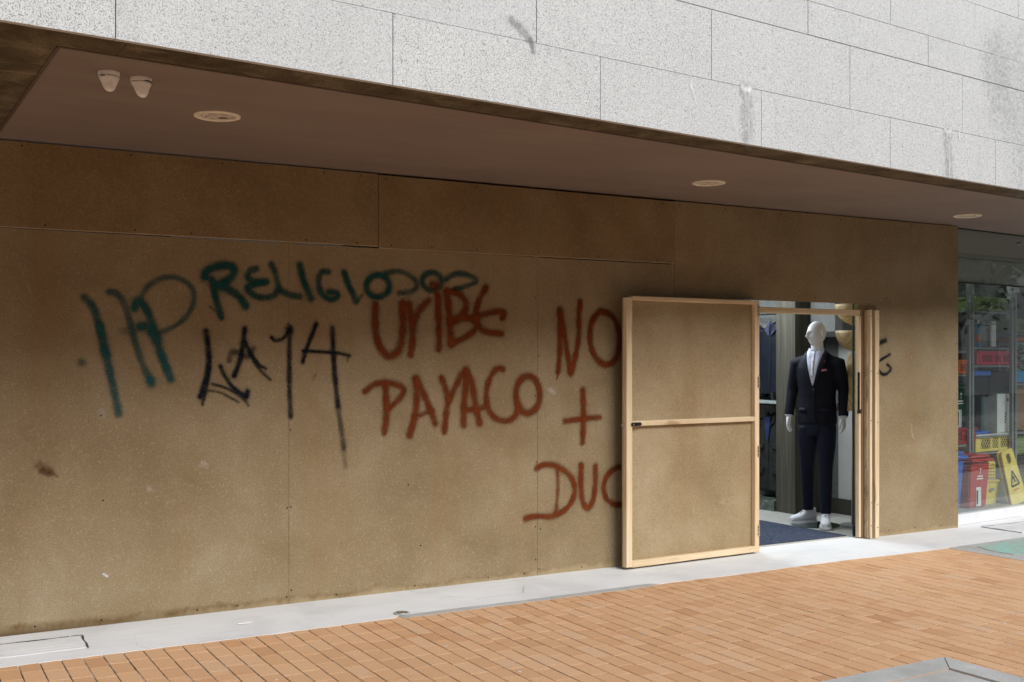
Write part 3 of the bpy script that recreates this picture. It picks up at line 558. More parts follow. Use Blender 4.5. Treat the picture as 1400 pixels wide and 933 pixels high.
# screws
scr = []
for x, z in [(.90,2.79),(1.50,2.79),(2.05,2.79),(2.72,2.79),(2.98,2.79),(3.16,2.785),(3.86,2.785),(4.53,2.785),(5.50,2.78),(5.68,2.785),(6.15,2.785),(6.75,2.785),(7.45,2.785),(8.35,2.785),(8.75,2.785),
             (1.02,2.345),(1.52,2.345),(1.86,2.345),(2.60,2.345),(2.95,2.345),(3.20,2.34),(3.50,2.345),(3.86,2.345),(4.36,2.35),(4.90,2.345),(5.45,2.345),
             (4.350,2.02),(4.378,1.60),(4.35,1.31),(4.352,.83),(4.38,.80),(4.35,.36),(4.39,.34),(4.35,.12),(4.38,.05),
             (2.475,1.80),(2.497,1.79),(2.495,1.52),(2.475,1.40),(2.50,1.12),(2.475,.62),(2.50,.625),(2.50,.09),(2.47,.05),
             (1.32,1.79),(1.33,1.24),(1.34,.74),(3.33,.72),(3.41,1.86),(3.40,1.19),(3.42,.30),(4.75,.03),(5.3,.03),
             (.97,.04),(1.33,.035),(1.90,.03),(2.15,.03),(2.81,.03),(3.38,.03),(3.95,.03),(4.25,.03),
             (8.06,.05),(8.40,.05),(8.75,.04),(8.965,.25),(8.965,.72),(8.965,1.25),(8.965,1.72),(8.965,1.98),(8.96,.03),(8.93,2.48),(8.02,2.12),(7.15,2.10)]:
    scr.append((x + random.uniform(-.004, .004), z))
proto = None
def panel_of(x, z):
    if z > 2.325 and x < 5.63: return PAN[5] if x < 3.106 else PAN[6]
    if z > 2.06 and x < 8.118 and x > 5.63: return PAN[7]
    return PAN[1] if x < 2.485 else PAN[2] if x < 4.365 else PAN[3] if x < 5.63 else PAN[9]
for x, z in scr:
    if proto is None:
        bm = new(); loft(bm, [((0, 0, 0), .0056, .0056, (1, 0, 0), (0, 0, 1)), ((0, -.0018, 0), .0048, .0048, (1, 0, 0), (0, 0, 1))], 8)
        proto = obj('screw', bm, SCREW, panel_of(x, z), world=False); s = proto
    else:
        s = proto.copy(); COL.objects.link(s); s.parent = panel_of(x, z)
    y = {5: -.0108, 6: -.010, 7: -.001}.get(PAN.index(s.parent), -.0004)
    s.location = (x, y - .0003, z)
# the writing
lab = {'HP': 'soft teal letters HP', 'RELIGIOSOS': 'teal word RELIGIOSOS', 'URIBE': 'dark red word UrIBE', 'PAYACO': 'dark red word PAYACO', 'NO': 'dark red word NO', 'plus': 'dark red plus sign',
       'DUQUE': 'dark red letters DUC running behind the door', 'LA14': 'black tag LA 14', 'right': 'black stroke ends right of the doorway'}
own = {'HP': 1, 'RELIGIOSOS': 1, 'LA14': 1, 'URIBE': 2, 'PAYACO': 2, 'NO': 3, 'plus': 3, 'DUQUE': 3, 'right': 9}
for i, (k, (colr, st)) in enumerate(GRAF.items()):
    yy = -.0016 - .0004 * i
    decal('spray_writing', st, PAINT['blueteal' if k == 'HP' else colr], PAN[own[k]], frame=lambda u, z, yy=yy: (u, yy, z), cell=.006, label=lab[k])
decal('brown_smear', [(.04, .38, [(.99, .965), (1.03, .945), (1.05, .925)]), (.015, .35, [(1.05, .925), (1.09, .895)]), (.03, .5, [(1.0, .93), (1.04, .915)])], RUST, PAN[1], cell=.005, frame=lambda u, z: (u, -.0015, z))
for st, w_ in (([(1.93, .93), (1.955, .915)], .04), ([(1.345, .305), (1.365, .29)], .014), ([(1.33, 1.26), (1.34, 1.25)], .05), ([(1.6, .80), (1.62, .78)], .03)):
    decal('pale_scuff', [(w_, .9 if w_ < .02 else .32, st)], PALE if w_ > .02 else LIME, PAN[1], cell=.004, frame=lambda u, z: (u, -.0014, z))
for st, w_ in (([(5.0, .55), (5.0, .48)], .022), ([(4.47, 1.35), (4.5, 1.33)], .04)):
    decal('pale_scuff', [(w_, .5, st)], PALE, PAN[3], cell=.005, frame=lambda u, z: (u, -.0014, z))
decal('pale_scuff', [(.02, .35, [(8.35, .98), (8.36, .88), (8.38, .86)])], PALE, PAN[9], cell=.006, frame=lambda u, z: (u, -.0014, z))
# stains on the granite and its joints
cl = [c for c in B.children if c.name.startswith('granite_cladding')][0]
fF = lambda s, z: FP(s, -.003, z)
decal('water_stain', [(.04, .38, [(2.455, 3.152), (2.42, 3.18), (2.37, 3.215), (2.33, 3.235)]), (.03, .5, [(2.455, 3.152), (2.47, 3.10)])], DAMP, cl, frame=fF, cell=.006)
for s0 in (3.99, 6.02):
    decal('lime_streak', [(.03, .7, [(s0, 3.14), (s0 + .03, 3.13), (s0 + .07, 3.14)]), (.018, .45, [(s0 + .06, 3.14), (s0 + .05, 3.02), (s0 + .055, 2.9), (s0 + .05, 2.83)]), (.018, .35, [(s0 + .02, 3.13), (s0 + .035, 3.05), (s0 + .03, 2.95)]), (.015, .7, [(s0 + .17, 3.14), (s0 + .175, 3.09)])], LIME, cl, frame=fF, cell=.006)
    decal('water_stain', [(.09, .26, [(s0 + .03, 3.13), (s0 + .04, 3.0), (s0 + .05, 2.86)])], DAMP, cl, frame=lambda s, z: FP(s, -.0022, z), cell=.008)
decal('lime_streak', [(.02, .6, [(3.57, 3.14), (3.575, 3.08)]), (.012, .5, [(3.575, 3.09), (3.61, 3.0)])], LIME, cl, frame=fF, cell=.006)
decal('lime_streak', [(.014, .5, [(5.02, 3.14), (5.03, 3.09)])], LIME, cl, frame=fF, cell=.006)
decal('water_stain', [(.6, .11, [(6.9, 3.75), (7.0, 3.3), (7.1, 2.95)]), (.3, .12, [(6.6, 3.76), (6.7, 3.4)])], DAMP, cl, frame=fF, cell=.015)

# ------------------------------------------------------------ doorway frame and the open door leaf
FR = empty('door_frame', (7.1, 0, 0), label='rough pine frame round the doorway cut in the hoarding, thick double posts on its right', cat='door frame')
def beam(name, x0, x1, y0, y1, z0, z1, mat, parent, wob=.002):
    bm = new(); ax = max(range(3), key=lambda i: (x1 - x0, y1 - y0, z1 - z0)[i])
    lo = Vector((x0, y0, z0)); hi = Vector((x1, y1, z1)); n = 9
    sec = []
    o1, o2 = [i for i in range(3) if i != ax]
    for k in range(n):
        t_ = k / (n - 1); cs = []
        for a, b_ in ((0, 0), (1, 0), (1, 1), (0, 1)):
            v = Vector((0, 0, 0)); v[ax] = lo[ax] + (hi[ax] - lo[ax]) * t_; v[o1] = (lo, hi)[a][o1]; v[o2] = (lo, hi)[b_][o2]
            nz_ = mn.noise(Vector((v[ax] * 2.2 + x0 * 7, a * 5.1, b_ * 3.3 + z0 * 3))); v[o1] += nz_ * wob; v[o2] += mn.noise(Vector((v[ax] * 2.5, x0 * 9, a * 3.7))) * wob
            cs.append(bm.verts.new(v))
        sec.append(cs)
    for s0, s1 in zip(sec[:-1], sec[1:]):
        for i in range(4): bm.faces.new((s0[i], s0[(i + 1) % 4], s1[(i + 1) % 4], s1[i]))
    bm.faces.new(sec[0][::-1]); bm.faces.new(sec[-1])
    bmesh.ops.recalc_face_normals(bm, faces=bm.faces)
    long = [e for e in bm.edges if len(e.link_faces) == 2 and e.link_faces[0].normal.dot(e.link_faces[1].normal) < .5]
    bmesh.ops.bevel(bm, geom=long, offset=.003, segments=1, affect='EDGES')
    return obj(name, bm, mat, parent)
hp = beam('hinge_post', 6.412, 6.462, -.058, .055, .006, 2.050, PINE, FR)
beam('header', 6.463, 7.70, .002, .05, 1.958, 2.006, PINEH, FR)
beam('inner_jamb', 7.690, 7.742, .010, .055, .012, 1.955, PINE, FR)
beam('bark_post', 7.735, 7.772, -.040, -.006, .008, 2.006, PINEBARK, FR)
beam('pale_post', 7.745, 7.772, -.066, -.0405, .008, 2.008, PINE, FR)
beam('pale_post', 7.808, 7.858, -.068, -.006, .006, 2.004, PINE, FR)
bm = new(); box(bm, 7.66, 7.885, -.0045, -.0015, 2.012, 2.050); box(bm, 7.868, 7.885, -.0045, -.0015, 1.97, 2.0115); obj('cut_board_edge', bm, BOARDEDGE, FR)
bm = new(); box(bm, 7.886, 8.118, -.0022, -.0012, 2.0565, 2.0595); obj('raw_seam', bm, BOARDEDGE, FR)
bm = new(); box(bm, 7.716, 7.80, .0, .058, .008, 2.03); obj('recess_board', bm, BOARDEDGE, FR)
for z in (1.93, 1.02, .30, .10, 1.45):
    bm = new(); loft(bm, [((7.835, -.069, z), .005, .005, (1, 0, 0), (0, 0, 1)), ((7.835, -.0712, z), .004, .004, (1, 0, 0), (0, 0, 1))], 8); obj('screw', bm, SCREW, FR)
    bm = new(); loft(bm, [((7.758, -.0665, z + .02), .005, .005, (1, 0, 0), (0, 0, 1)), ((7.758, -.0692, z + .02), .004, .004, (1, 0, 0), (0, 0, 1))], 8); obj('screw', bm, SCREW, FR)
# door leaf, folded back almost flat against the hoarding
DX = 6.405; ang = math.atan2(-.055, -1.395)   # direction of the leaf from the hinge
LW = 1.37
D = empty('hoarding_door', (DX, -.068, 0), 0, 'open hardboard door on a pale pine frame, folded back against the hoarding left of the doorway', 'door')
Dm = Matrix.Translation((DX, -.068, 0)) @ Matrix.Rotation(ang, 4, 'Z')   # local x runs away from the hinge; local +y faces the street
def dpart(name, fn, mat):
    bm = new(); fn(bm); bmesh.ops.transform(bm, matrix=Dm, verts=bm.verts); return obj(name, bm, mat, D)
zt = lambda x: 2.052 - .016 * x / LW; zb = .022
def leaf(bm, x0, x1, y0, y1, z0, z1, skew_t=False):
    vs = box(bm, x0, x1, y0, y1, z0, z1)
    return vs
TM = Matrix.Identity(4)
def timber_part(name, x0, x1, y0, y1, z0, z1, mat, notch=False):
    o = beam(name, x0, x1, y0, y1, z0, z1, mat, None, .0025)
    o.data.transform(Dm); o.parent = D; o.matrix_parent_inverse = D.matrix_basis.inverted(); o.data.update(); return o
def sheet(bm):
    pts = [(0.004, .016), (LW + .004, .020), (LW + .004, zt(LW) - .002), (.004, zt(0) - .002)]
    f = [bm.verts.new((a, 0, b)) for a, b in pts]; k_ = [bm.verts.new((a, .006, b)) for a, b in pts]
    bm.faces.new(f); bm.faces.new(k_[::-1])
    for i in range(4): bm.faces.new((f[i], f[(i + 1) % 4], k_[(i + 1) % 4], k_[i]))
dpart('board', sheet, DOORBOARD)
timber_part('stile', .002, .046, .0065, .046, .028, zt(0) - .030, PINE)
timber_part('stile', LW - .055, LW, .0065, .050, zb, zt(LW), PINE)
timber_part('rail', .0, LW - .057, .0068, .045, zt(.5) - .030, zt(.5) + .002, PINEH)
timber_part('rail', .048, LW - .057, .0068, .046, 1.074, 1.112, PINEH)
timber_part('rail', .0, LW - .057, .0068, .047, .018, .066, PINEH)
def latch(bm):
    box(bm, LW - .130, LW - .040, .0515, .066, 1.076, 1.102, .005); box(bm, LW - .090, LW - .075, .0665, .082, 1.078, 1.100, .003); box(bm, LW - .128, LW - .112, .0665, .074, 1.082, 1.096, .003)
dpart('latch', latch, BLACK)
def hole(bm): box(bm, LW - .062, LW - .048, .0662, .0675, 1.084, 1.094)
dpart('latch_hole', hole, STEEL)
def wire(bm): tube(bm, [(LW - .01, .02, 1.078), (LW + .01, .035, 1.080), (LW + .035, .03, 1.086), (LW + .028, .02, 1.07), (LW + .005, .01, 1.065)], .0018, 6)
dpart('wire_loop', wire, STEEL)
for i, z in enumerate((1.965, 1.39, .83, .19)):
    bm = new(); box(bm, 6.388, 6.4095, -.1185, -.1155, z - .045, z + .045); box(bm, 6.4145, 6.446, -.0655, -.0595, z - .055, z + .055)
    # leaves meet on a knuckle
    tube(bm, [(6.4115, -.0705, z - .045), (6.4115, -.0705, z + .045)], .0055, 8); box(bm, 6.398, 6.4085, -.1150, -.068, z - .045, z + .045)
    h_ = obj('hinge', bm, BRASS, hp)
    for dz in (-.028, 0, .028):
        for xx, yy in ((6.396, -.1192), (6.431, -.0662)):
            bm = new(); loft(bm, [((xx, yy, z + dz), .0055, .0055, (1, 0, 0), (0, 0, 1)), ((xx, yy - .0012, z + dz), .0045, .0045, (1, 0, 0), (0, 0, 1))], 6)
            if dz == 0: box(bm, xx - .001, xx + .001, yy - .0016, yy - .0011, z - .002, z + .002)
            obj('hinge_screw', bm, SCREW, None).parent = hp if False else h_
# ------------------------------------------------------------ fittings in the soffit
lampdata = [(1.670, -1.218, 'leftmost round downlight, nearest the two sensors, with a dark burn on its lens'),
            (5.292, -.800, 'middle one of three round recessed downlights, above the hoarding left of the door'),
            (8.440, -.528, 'rightmost round recessed downlight, by the end of the hoarding near the shop window')]
for i, (x, y, lb) in enumerate(lampdata):
    if i == 0:
        dl = empty('recessed_downlight', (0, 0, 2.822), 0, lb, 'light', 'recessed downlights in the soffit')
        bm = new(); n = 40
        prof = [(.118, 0), (.117, -.006), (.108, -.009), (.094, -.007), (.092, .002)]
        rings = [[bm.verts.new((r_ * math.cos(6.28318 * q / n), r_ * math.sin(6.28318 * q / n), z_)) for q in range(n)] for r_, z_ in prof]
        for a, b_ in zip(rings[:-1], rings[1:]):
            for q in range(n): bm.faces.new((a[q], a[(q + 1) % n], b_[(q + 1) % n], b_[q]))
        obj('ring', bm, CREAM, dl, world=False, smooth=True)
        bm = new(); loft(bm, [((0, 0, -.001), .0935, .0935), ((0, 0, -.005), .088, .088)], 36)
        L_ = obj('lens', bm, LENS, dl, world=False)
        for q in range(7):
            bm = new(); a = q * .9; loft(bm, [((.055 * math.cos(a), .055 * math.sin(a), -.0052), .006, .006), ((.055 * math.cos(a), .055 * math.sin(a), -.0075), .005, .005)], 8); obj('stud', bm, SCREW if q == 3 else LENS, L_)
        o = dl
    else: o = copy_tree(dl)
    o.location = (x, y, 2.822); o.rotation_euler.z = i * 1.3; o['label'] = lb
bm = new(); loft(bm, [((.035, .015, -.0056), .026, .014), ((.035, .015, -.0066), .024, .012)], 14); obj('burn_mark', bm, plain('burnt_spot', (.07, .045, .03)), dl, world=False)
for i, (x, y, rz, lb) in enumerate([(1.012, -1.850, -.5, 'left white cone shaped sensor with tiny grey print, one of two on the soffit'), (1.157, -1.812, .6, 'right white cone shaped sensor with a loose cracked collar, one of two on the soffit')]):
    t = empty('ceiling_sensor', (x, y, 2.822), rz, lb, 'sensor', 'white cone sensors on the soffit')
    bm = new(); loft(bm, [((0, 0, 0), .046, .046), ((0, 0, -.010), .046, .046), ((0, 0, -.016), .044, .044)], 30); obj('base', bm, WHITEPL, t, world=False)
    bm = new()
    sh = [(.0435, -.0165), (.043, -.026), (.038, -.036), (.032, -.050), (.026, -.066), (.020, -.076), (.010, -.083), (.001, -.0845)]
    loft(bm, [((.006 * k / 7, -.004 * k / 7, z_), r_, r_ * (1 if k < 2 else .94)) for k, (r_, z_) in enumerate(sh)], 30); obj('cone', bm, WHITEPL, t, world=False, smooth=True)
    if i == 0:
        bm = new(); box(bm, -.020, -.004, -.0455, -.043, -.026, -.021); obj('print', bm, plain('grey_print', (.12, .12, .12)), t, world=False)
    else:
        bm = new(); 
        for a in np.linspace(-1.9, .3, 12):
            box(bm, .0445 * math.cos(a) - .004, .0445 * math.cos(a) + .004, .0445 * math.sin(a) - .003, .0445 * math.sin(a) + .003, -.019, -.0165 + .002 * math.sin(a * 3))
        obj('collar_gap', bm, plain('gap_shadow', (.10, .08, .07)), t, world=False)

# ------------------------------------------------------------ doorway: mat, glass, pivots
m = M('door_mat_pile', .95, .1); n_ = m.noise(m.pos(), 70, 4, .85); c = m.mix(m.mr(n_, .40, .58), (.008, .011, .020), (.085, .105, .16)); c = m.mix(m.mr(m.noise(m.pos(), 35, 4), .70, .78), c, (.35, .38, .42)); m.color(c); m.bump(n_, 1.0, .006)
bm = new(); box(bm, 6.0, 7.675, .14, 1.72, .010, .019, .003); mat_o = obj('door_mat', bm, m.m); tag(mat_o, 'dark blue coarse entrance mat lying just inside the shop doorway', 'door mat')
for x, s, lb in ((7.705, 1, 'frameless glass side panel with a dark edge, right of the doorway behind the pine jamb'), (6.475, -1, 'frameless glass side panel with a dark edge, left of the doorway beside the hinge post')):
    t = empty('glass_side_panel', (x, .09, 0), label=lb, cat='glass panel')
    bm = new(); box(bm, min(x + .004 * s, x + .58 * s), max(x + .004 * s, x + .58 * s), .085, .095, .02, 2.31); obj('pane', bm, DOORGLASS, t)
    bm = new(); box(bm, x - .004, x + .004, .083, .097, .02, 2.31); obj('edge_strip', bm, plain('dark_glass_edge', (.03, .05, .05), .3), t)
    bm = new(); box(bm, x - .012, x + .030, .070, .0825, .012, .105, .002); obj('patch_fitting', bm, STEEL if s < 0 else BLACK, t)
bm = new(); box(bm, 7.682, 7.6895, .0, .02, 1.13, 1.46); box(bm, 7.664, 7.70, -.004, .008, 1.10, 1.135); obj('latch_bar', bm, BLACK, FR)
# ------------------------------------------------------------ mannequin
def cloth(name, c, rough=.85, var=.15, weave=260, amt=.25):
    m = M(name, rough, .2); p = m.pos(local=True)
    f = m.noise(p, weave, 2); l = m.noise(p, 7, 4)
    m.color(m.mix(m.mr(l, .3, .7), tuple(x * (1 - var) for x in c), tuple(x * (1 + var) for x in c)))
    x = m.n('Bump'); x.inputs['Strength'].default_value = amt; x.inputs['Distance'].default_value = .02
    g = m.math('ADD', m.math('MULTIPLY', f, .06), m.noise(m.pos((7, 7, 3), local=True), 1, 3, .5, .8)); m.set(x.inputs['Height'], g); m.set(m.b.inputs['Normal'], x.outputs[0])
    m.b.inputs['Sheen Weight'].default_value = .0
    return m.m
NAVY = cloth('navy_suit_wool', (.0065, .008, .0155), .75, amt=.45); NAVYL = cloth('navy_lapel_wool', (.010, .012, .024), .7, amt=.1); TROU = cloth('navy_trouser_wool', (.009, .0115, .025), .75, amt=.5)
SHIRT = cloth('white_shirt_cotton', (.62, .65, .80), .8, amt=.4); SKINW = plain('matt_white_mannequin', (.74, .74, .76), .42, .4, var=.02)
SHOE = cloth('white_trainer_leather', (.74, .75, .80), .5, amt=.1); SOLE = plain('white_rubber_sole', (.70, .72, .76), .6, var=.05); LACE = plain('grey_lace', (.30, .30, .33), .8)
MX, MY, MR = 7.93, .74, R(-65)
MN = empty('mannequin', (MX, MY, .010), MR, 'white faceless mannequin in a navy suit, white shirt and trainers, in the doorway', 'mannequin')
V3 = Vector
# torso profile of the jacket
prof = [(.955, .186, .118), (1.02, .186, .118), (1.10, .181, .116), (1.20, .174, .112), (1.30, .180, .116), (1.40, .192, .124), (1.48, .198, .122), (1.54, .200, .108), (1.585, .165, .088), (1.625, .105, .072), (1.65, .078, .066)]
def prof_at(z):
    for (a, rx, ry), (b, sx, sy) in zip(prof[:-1], prof[1:]):
        if a <= z <= b: t = (z - a) / (b - a); return rx + (sx - rx) * t, ry + (sy - ry) * t
    return prof[-1][1:] if z > prof[-1][0] else prof[0][1:]
def front(x, z, off=0):
    rx, ry = prof_at(z); q = max(0, 1 - (x / rx) ** 2); return V3((x, -(ry * math.sqrt(q)) - off, z))
bm = new(); loft(bm, [((0, .012 if z > 1.5 else 0, z), rx, ry) for z, rx, ry in prof], 32)
arms = {}
for s in (-1, 1):
    sh, el, wr = V3((s * .198, .008, 1.525)), V3((s * .247, .022, 1.275)), V3((s * .262, -.035, 1.035))
    arms[s] = (sh, el, wr)
    tube(bm, [V3((s * .12, .01, 1.545)), sh, sh.lerp(el, .5), el, el.lerp(wr, .5), wr], [.062, .070, .062, .054, .049, .046], 18)
jb = remesh(bm, .0085, 5); obj('jacket', jb, NAVY, MN, world=False, smooth=True); JK = MN.children[-1]
JK = [c for c in MN.children if c.name.startswith('jacket')][0]
def strip(name, A, B_, off, mat, parent, nx=6, thick=.004):
    """thick patch between two polylines on the chest surface"""
    bm = new(); rows = []
    for (ax, az), (bx, bz) in zip(A, B_):
        rows.append([front(ax + (bx - ax) * t / nx, az + (bz - az) * t / nx, off) for t in range(nx + 1)])
    f = [[bm.verts.new(p_) for p_ in r_] for r_ in rows]; k_ = [[bm.verts.new(p_ + V3((0, thick, 0))) for p_ in r_] for r_ in rows]
    for i in range(len(f) - 1):
        for j in range(nx):
            bm.faces.new((f[i][j], f[i][j + 1], f[i + 1][j + 1], f[i + 1][j])); bm.faces.new((k_[i][j], k_[i + 1][j], k_[i + 1][j + 1], k_[i][j + 1]))
    for i in range(len(f) - 1):
        for j in (0, nx): bm.faces.new((f[i][j], f[i + 1][j], k_[i + 1][j], k_[i][j]))
    for j in range(nx):
        for i in (0, -1): bm.faces.new((f[i][j], f[i][j + 1], k_[i][j + 1], k_[i][j]))
    return obj(name, bm, mat, parent, world=False, smooth=True)
zz = [1.315 + (1.64 - 1.315) * i / 12 for i in range(13)]
vw = lambda z: .004 + .080 * ((z - 1.315) / .325) ** .9
strip('shirt', [(-vw(z), z) for z in zz], [(vw(z), z) for z in zz], .007, SHIRT, MN)
ST = [c for c in MN.children if c.name.startswith('shirt')][0]
strip('placket', [(-.012, z) for z in zz[3:]], [(.012, z) for z in zz[3:]], .0095, SHIRT, ST, 2, .002)
for z in (1.40, 1.47, 1.54):
    bm = new(); c_ = front(0, z, .012); loft(bm, [(c_, .005, .005, (1, 0, 0), (0, 0, 1)), (c_ - V3((0, .002, 0)), .004, .004, (1, 0, 0), (0, 0, 1))], 10); obj('button', bm, LACE, ST)
for s in (-1, 1):
    lw = lambda z: .002 + (.052 * min(1, (z - 1.315) / .20) if z < 1.535 else .052 - .034 * (z - 1.535) / .105)
    strip('lapel', [(s * vw(z), z) for z in zz], [(s * (vw(z) + lw(z)), z + (.012 if i == 8 else 0)) for i, z in enumerate(zz)], .011, NAVYL, JK)
    # edge of the jacket below the button, flap pocket
    bm = new()
    # collar wings
    pts = [V3((s * .006, -.085, 1.615)), V3((s * .055, -.098, 1.575)), V3((s * .078, -.055, 1.625)), V3((s * .070, -.020, 1.672)), V3((s * .040, -.060, 1.655))]
    a = [bm.verts.new(q) for q in pts]; b_ = [bm.verts.new(q + V3((0, .006, -.002))) for q in pts]; bm.faces.new(a); bm.faces.new(b_[::-1])
    for i in range(5): bm.faces.new((a[i], a[(i + 1) % 5], b_[(i + 1) % 5], b_[i]))
    obj('collar', bm, SHIRT, ST)
    strip('pocket_flap', [(s * .075, 1.105), (s * .075, 1.07)], [(s * .150, 1.110), (s * .150, 1.075)], .010, NAVYL, JK, 5)
    # shirt cuff and jacket cuff
    sh, el, wr = arms[s]; dd = (wr - el).normalized()
    bm = new(); tube(bm, [wr - dd * .01, wr + dd * .012], [.037, .036], 16); obj('shirt_cuff', bm, SHIRT, ST)
bm = new(); loft(bm, [((0, .016, 1.625), .070, .064), ((0, .014, 1.66), .062, .057), ((0, .012, 1.672), .060, .056)], 24, cap=False); obj('collar_band', bm, SHIRT, ST, smooth=True)
bm = new(); c_ = front(.004, 1.285, .006); loft(bm, [(c_, .010, .010, (1, 0, 0), (0, 0, 1)), (c_ - V3((0, .004, 0)), .008, .008, (1, 0, 0), (0, 0, 1))], 12); obj('button', bm, plain('dark_button', (.05, .06, .10), .5), JK)
strip('front_edge', [(.004, 1.30), (.005, 1.2), (.008, 1.10), (.016, 1.02), (.040, .965)], [(.012, 1.30), (.013, 1.2), (.017, 1.10), (.026, 1.02), (.052, .965)], .0065, plain('jacket_edge', (.003, .004, .007), .9), JK, 2)
m = M('pink_silk', .5, .4); p = m.pos(local=True); m.color(m.ramp(m.noise(p, 90, 2), [(.35, (.55, .05, .16)), (.5, (.60, .10, .25)), (.62, (.75, .45, .60)), (.75, (.20, .06, .25))]))
bm = new()
base = [(.082, 1.452), (.128, 1.458)]
top = [(.084, 1.462), (.090, 1.474), (.098, 1.466), (.106, 1.480), (.113, 1.468), (.121, 1.476), (.128, 1.464)]
poly = [front(x, z, .012) for x, z in [base[0]] + top + [base[1]]]
a = [bm.verts.new(q) for q in poly]; b_ = [bm.verts.new(q + V3((0, .006, 0))) for q in poly]; bm.faces.new(a); bm.faces.new(b_[::-1])
for i in range(len(poly)): j = (i + 1) % len(poly); bm.faces.new((a[i], a[j], b_[j], b_[i]))
obj('pocket_square', bm, m.m, MN, world=False)
bm = new(); c_ = front(.108, 1.545, .016); loft(bm, [(c_, .005, .005, (1, 0, 0), (0, 0, 1)), (c_ - V3((0, .003, 0)), .004, .004, (1, 0, 0), (0, 0, 1))], 8); obj('lapel_pin', bm, plain('red_pin', (.55, .05, .04)), JK)
# head, neck and hands: one mesh
hb = new()
loft(hb, [((0, .012, 1.58), .064, .062), ((0, .006, 1.64), .059, .060), ((0, .0, 1.70), .056, .060), ((0, -.004, 1.74), .052, .058)], 24)
hd = new(); bmesh.ops.create_icosphere(hd, subdivisions=5, radius=1)
for v in hd.verts:
    x, y, z = v.co
    X_, Y_, Z_ = x * .072, y * .094, z * .119
    if z < 0:
        k = 1 - .30 * (-z) ** 1.5; X_ *= k; Y_ = Y_ * (1 - .18 * (-z)) - .014 * (-z)
    if z > .1 and y > 0: Y_ *= 1.06
    if y < -.3:   # face plane, brow, nose, eye sockets, lips, chin
        nose = math.exp(-(x / .16) ** 2) * (math.exp(-((z + .18) / .16) ** 2) *   .028 + math.exp(-((z - .08) / .20) ** 2) * .014)
        sock = -math.exp(-((abs(x) - .42) / .22) ** 2 - ((z - .04) / .14) ** 2) * .011
        brow = math.exp(-((z - .24) / .10) ** 2 - (x / .6) ** 2) * .004
        lips = math.exp(-(x / .26) ** 2 - ((z + .50) / .07) ** 2) * .006
        chin = math.exp(-(x / .3) ** 2 - ((z + .82) / .14) ** 2) * .010
        Y_ -= nose + sock + brow + lips + chin
    v.co = (X_, Y_, Z_)
for s in (-1, 1):   # ears
    e = [V3((s * (.070 + .010 * math.sin(math.pi * i / 8)), .012 + .006 * i / 8, .034 - .062 * i / 8)) for i in range(9)]
    tube(hd, e, [.004, .009, .011, .012, .011, .010, .009, .008, .004], 10)
bmesh.ops.transform(hd, matrix=Matrix.Translation((0, -.012, 1.802)) @ Matrix.Rotation(R(-38), 4, 'Z') @ Matrix.Rotation(R(3), 4, 'X'), verts=hd.verts)
me_ = bpy.data.meshes.new('t'); hd.to_mesh(me_); hb.from_mesh(me_); hd.free()
for s in (-1, 1):
    sh, el, wr = arms[s]; dn = (wr - el).normalized(); dn = (dn + V3((0, .10, -.3))).normalized()
    side = V3((0, -1, 0)); side = (side - dn * side.dot(dn)).normalized(); nrm = dn.cross(side)   # palm faces the thigh
    w0 = wr - dn * .02
    tube(hb, [w0, w0 + dn * .04], [.026, .024], 12)
    loft(hb, [(w0 + dn * q, a_, b2, side, nrm) for q, a_, b2 in ((.03, .024, .018), (.055, .034, .018), (.09, .041, .017), (.118, .040, .014))], 16)
    curl = nrm * (-s)
    inward = V3((-s, 0, 0))
    for k, (o_, ln) in enumerate(((.030, .066), (.010, .076), (-.011, .072), (-.030, .056))):
        p0 = w0 + dn * .105 + side * o_; p1 = p0 + dn * ln * .45 + inward * .004; p2 = p1 + dn * ln * .33 + inward * .012; p3 = p2 + dn * ln * .22 + inward * .014
        tube(hb, [p0, p1, p2, p3], [.0095, .0090, .0080, .0060], 10)
    t0 = w0 + dn * .045 + side * .026; tube(hb, [t0, t0 + dn * .030 + side * .026 + inward * .008, t0 + dn * .062 + side * .034 + inward * .016, t0 + dn * .082 + side * .034 + inward * .018], [.013, .0115, .0095, .007], 10)
for s in (-1, 1):
    sh, el, wr = arms[s]; tube(hb, [V3((0, .01, 1.60)), V3((s * .10, .01, 1.56)), sh, el, wr - (wr - el).normalized() * .01], [.035, .035, .034, .030, .025], 12)
hb = remesh(hb, .0035, 2); obj('body', hb, SKINW, MN, world=False, smooth=True)
# trousers
bm = new()
ft = {-1: (V3((-.118, .085, 0)), V3((-.62, -.78, 0))), 1: (V3((.112, -.085, 0)), V3((.30, -.95, 0)))}
loft(bm, [((0, 0, 1.06), .155, .100), ((0, 0, .98), .175, .110), ((0, 0, .90), .182, .112), ((0, 0, .85), .172, .105)], 28)
for s in (-1, 1):
    f, dd = ft[s]; hip = V3((s * .090, 0, .88)); kn = V3((s * .100, f.y * .35 - .02, .53)); an = V3((f.x, f.y, .13))
    loft(bm, [(hip + V3((0, 0, .05)), .088, .105), (hip, .090, .106), (hip.lerp(kn, .35), .085, .098), (hip.lerp(kn, .75), .070, .080), (kn, .062, .071), (kn.lerp(an, .4), .058, .064), (kn.lerp(an, .8), .052, .056), (an, .051, .056)], 24)
tb = remesh(bm, .0085, 4); obj('trousers', tb, TROU, MN, world=False, smooth=True)
TR = [c for c in MN.children if c.name.startswith('trousers')][0]
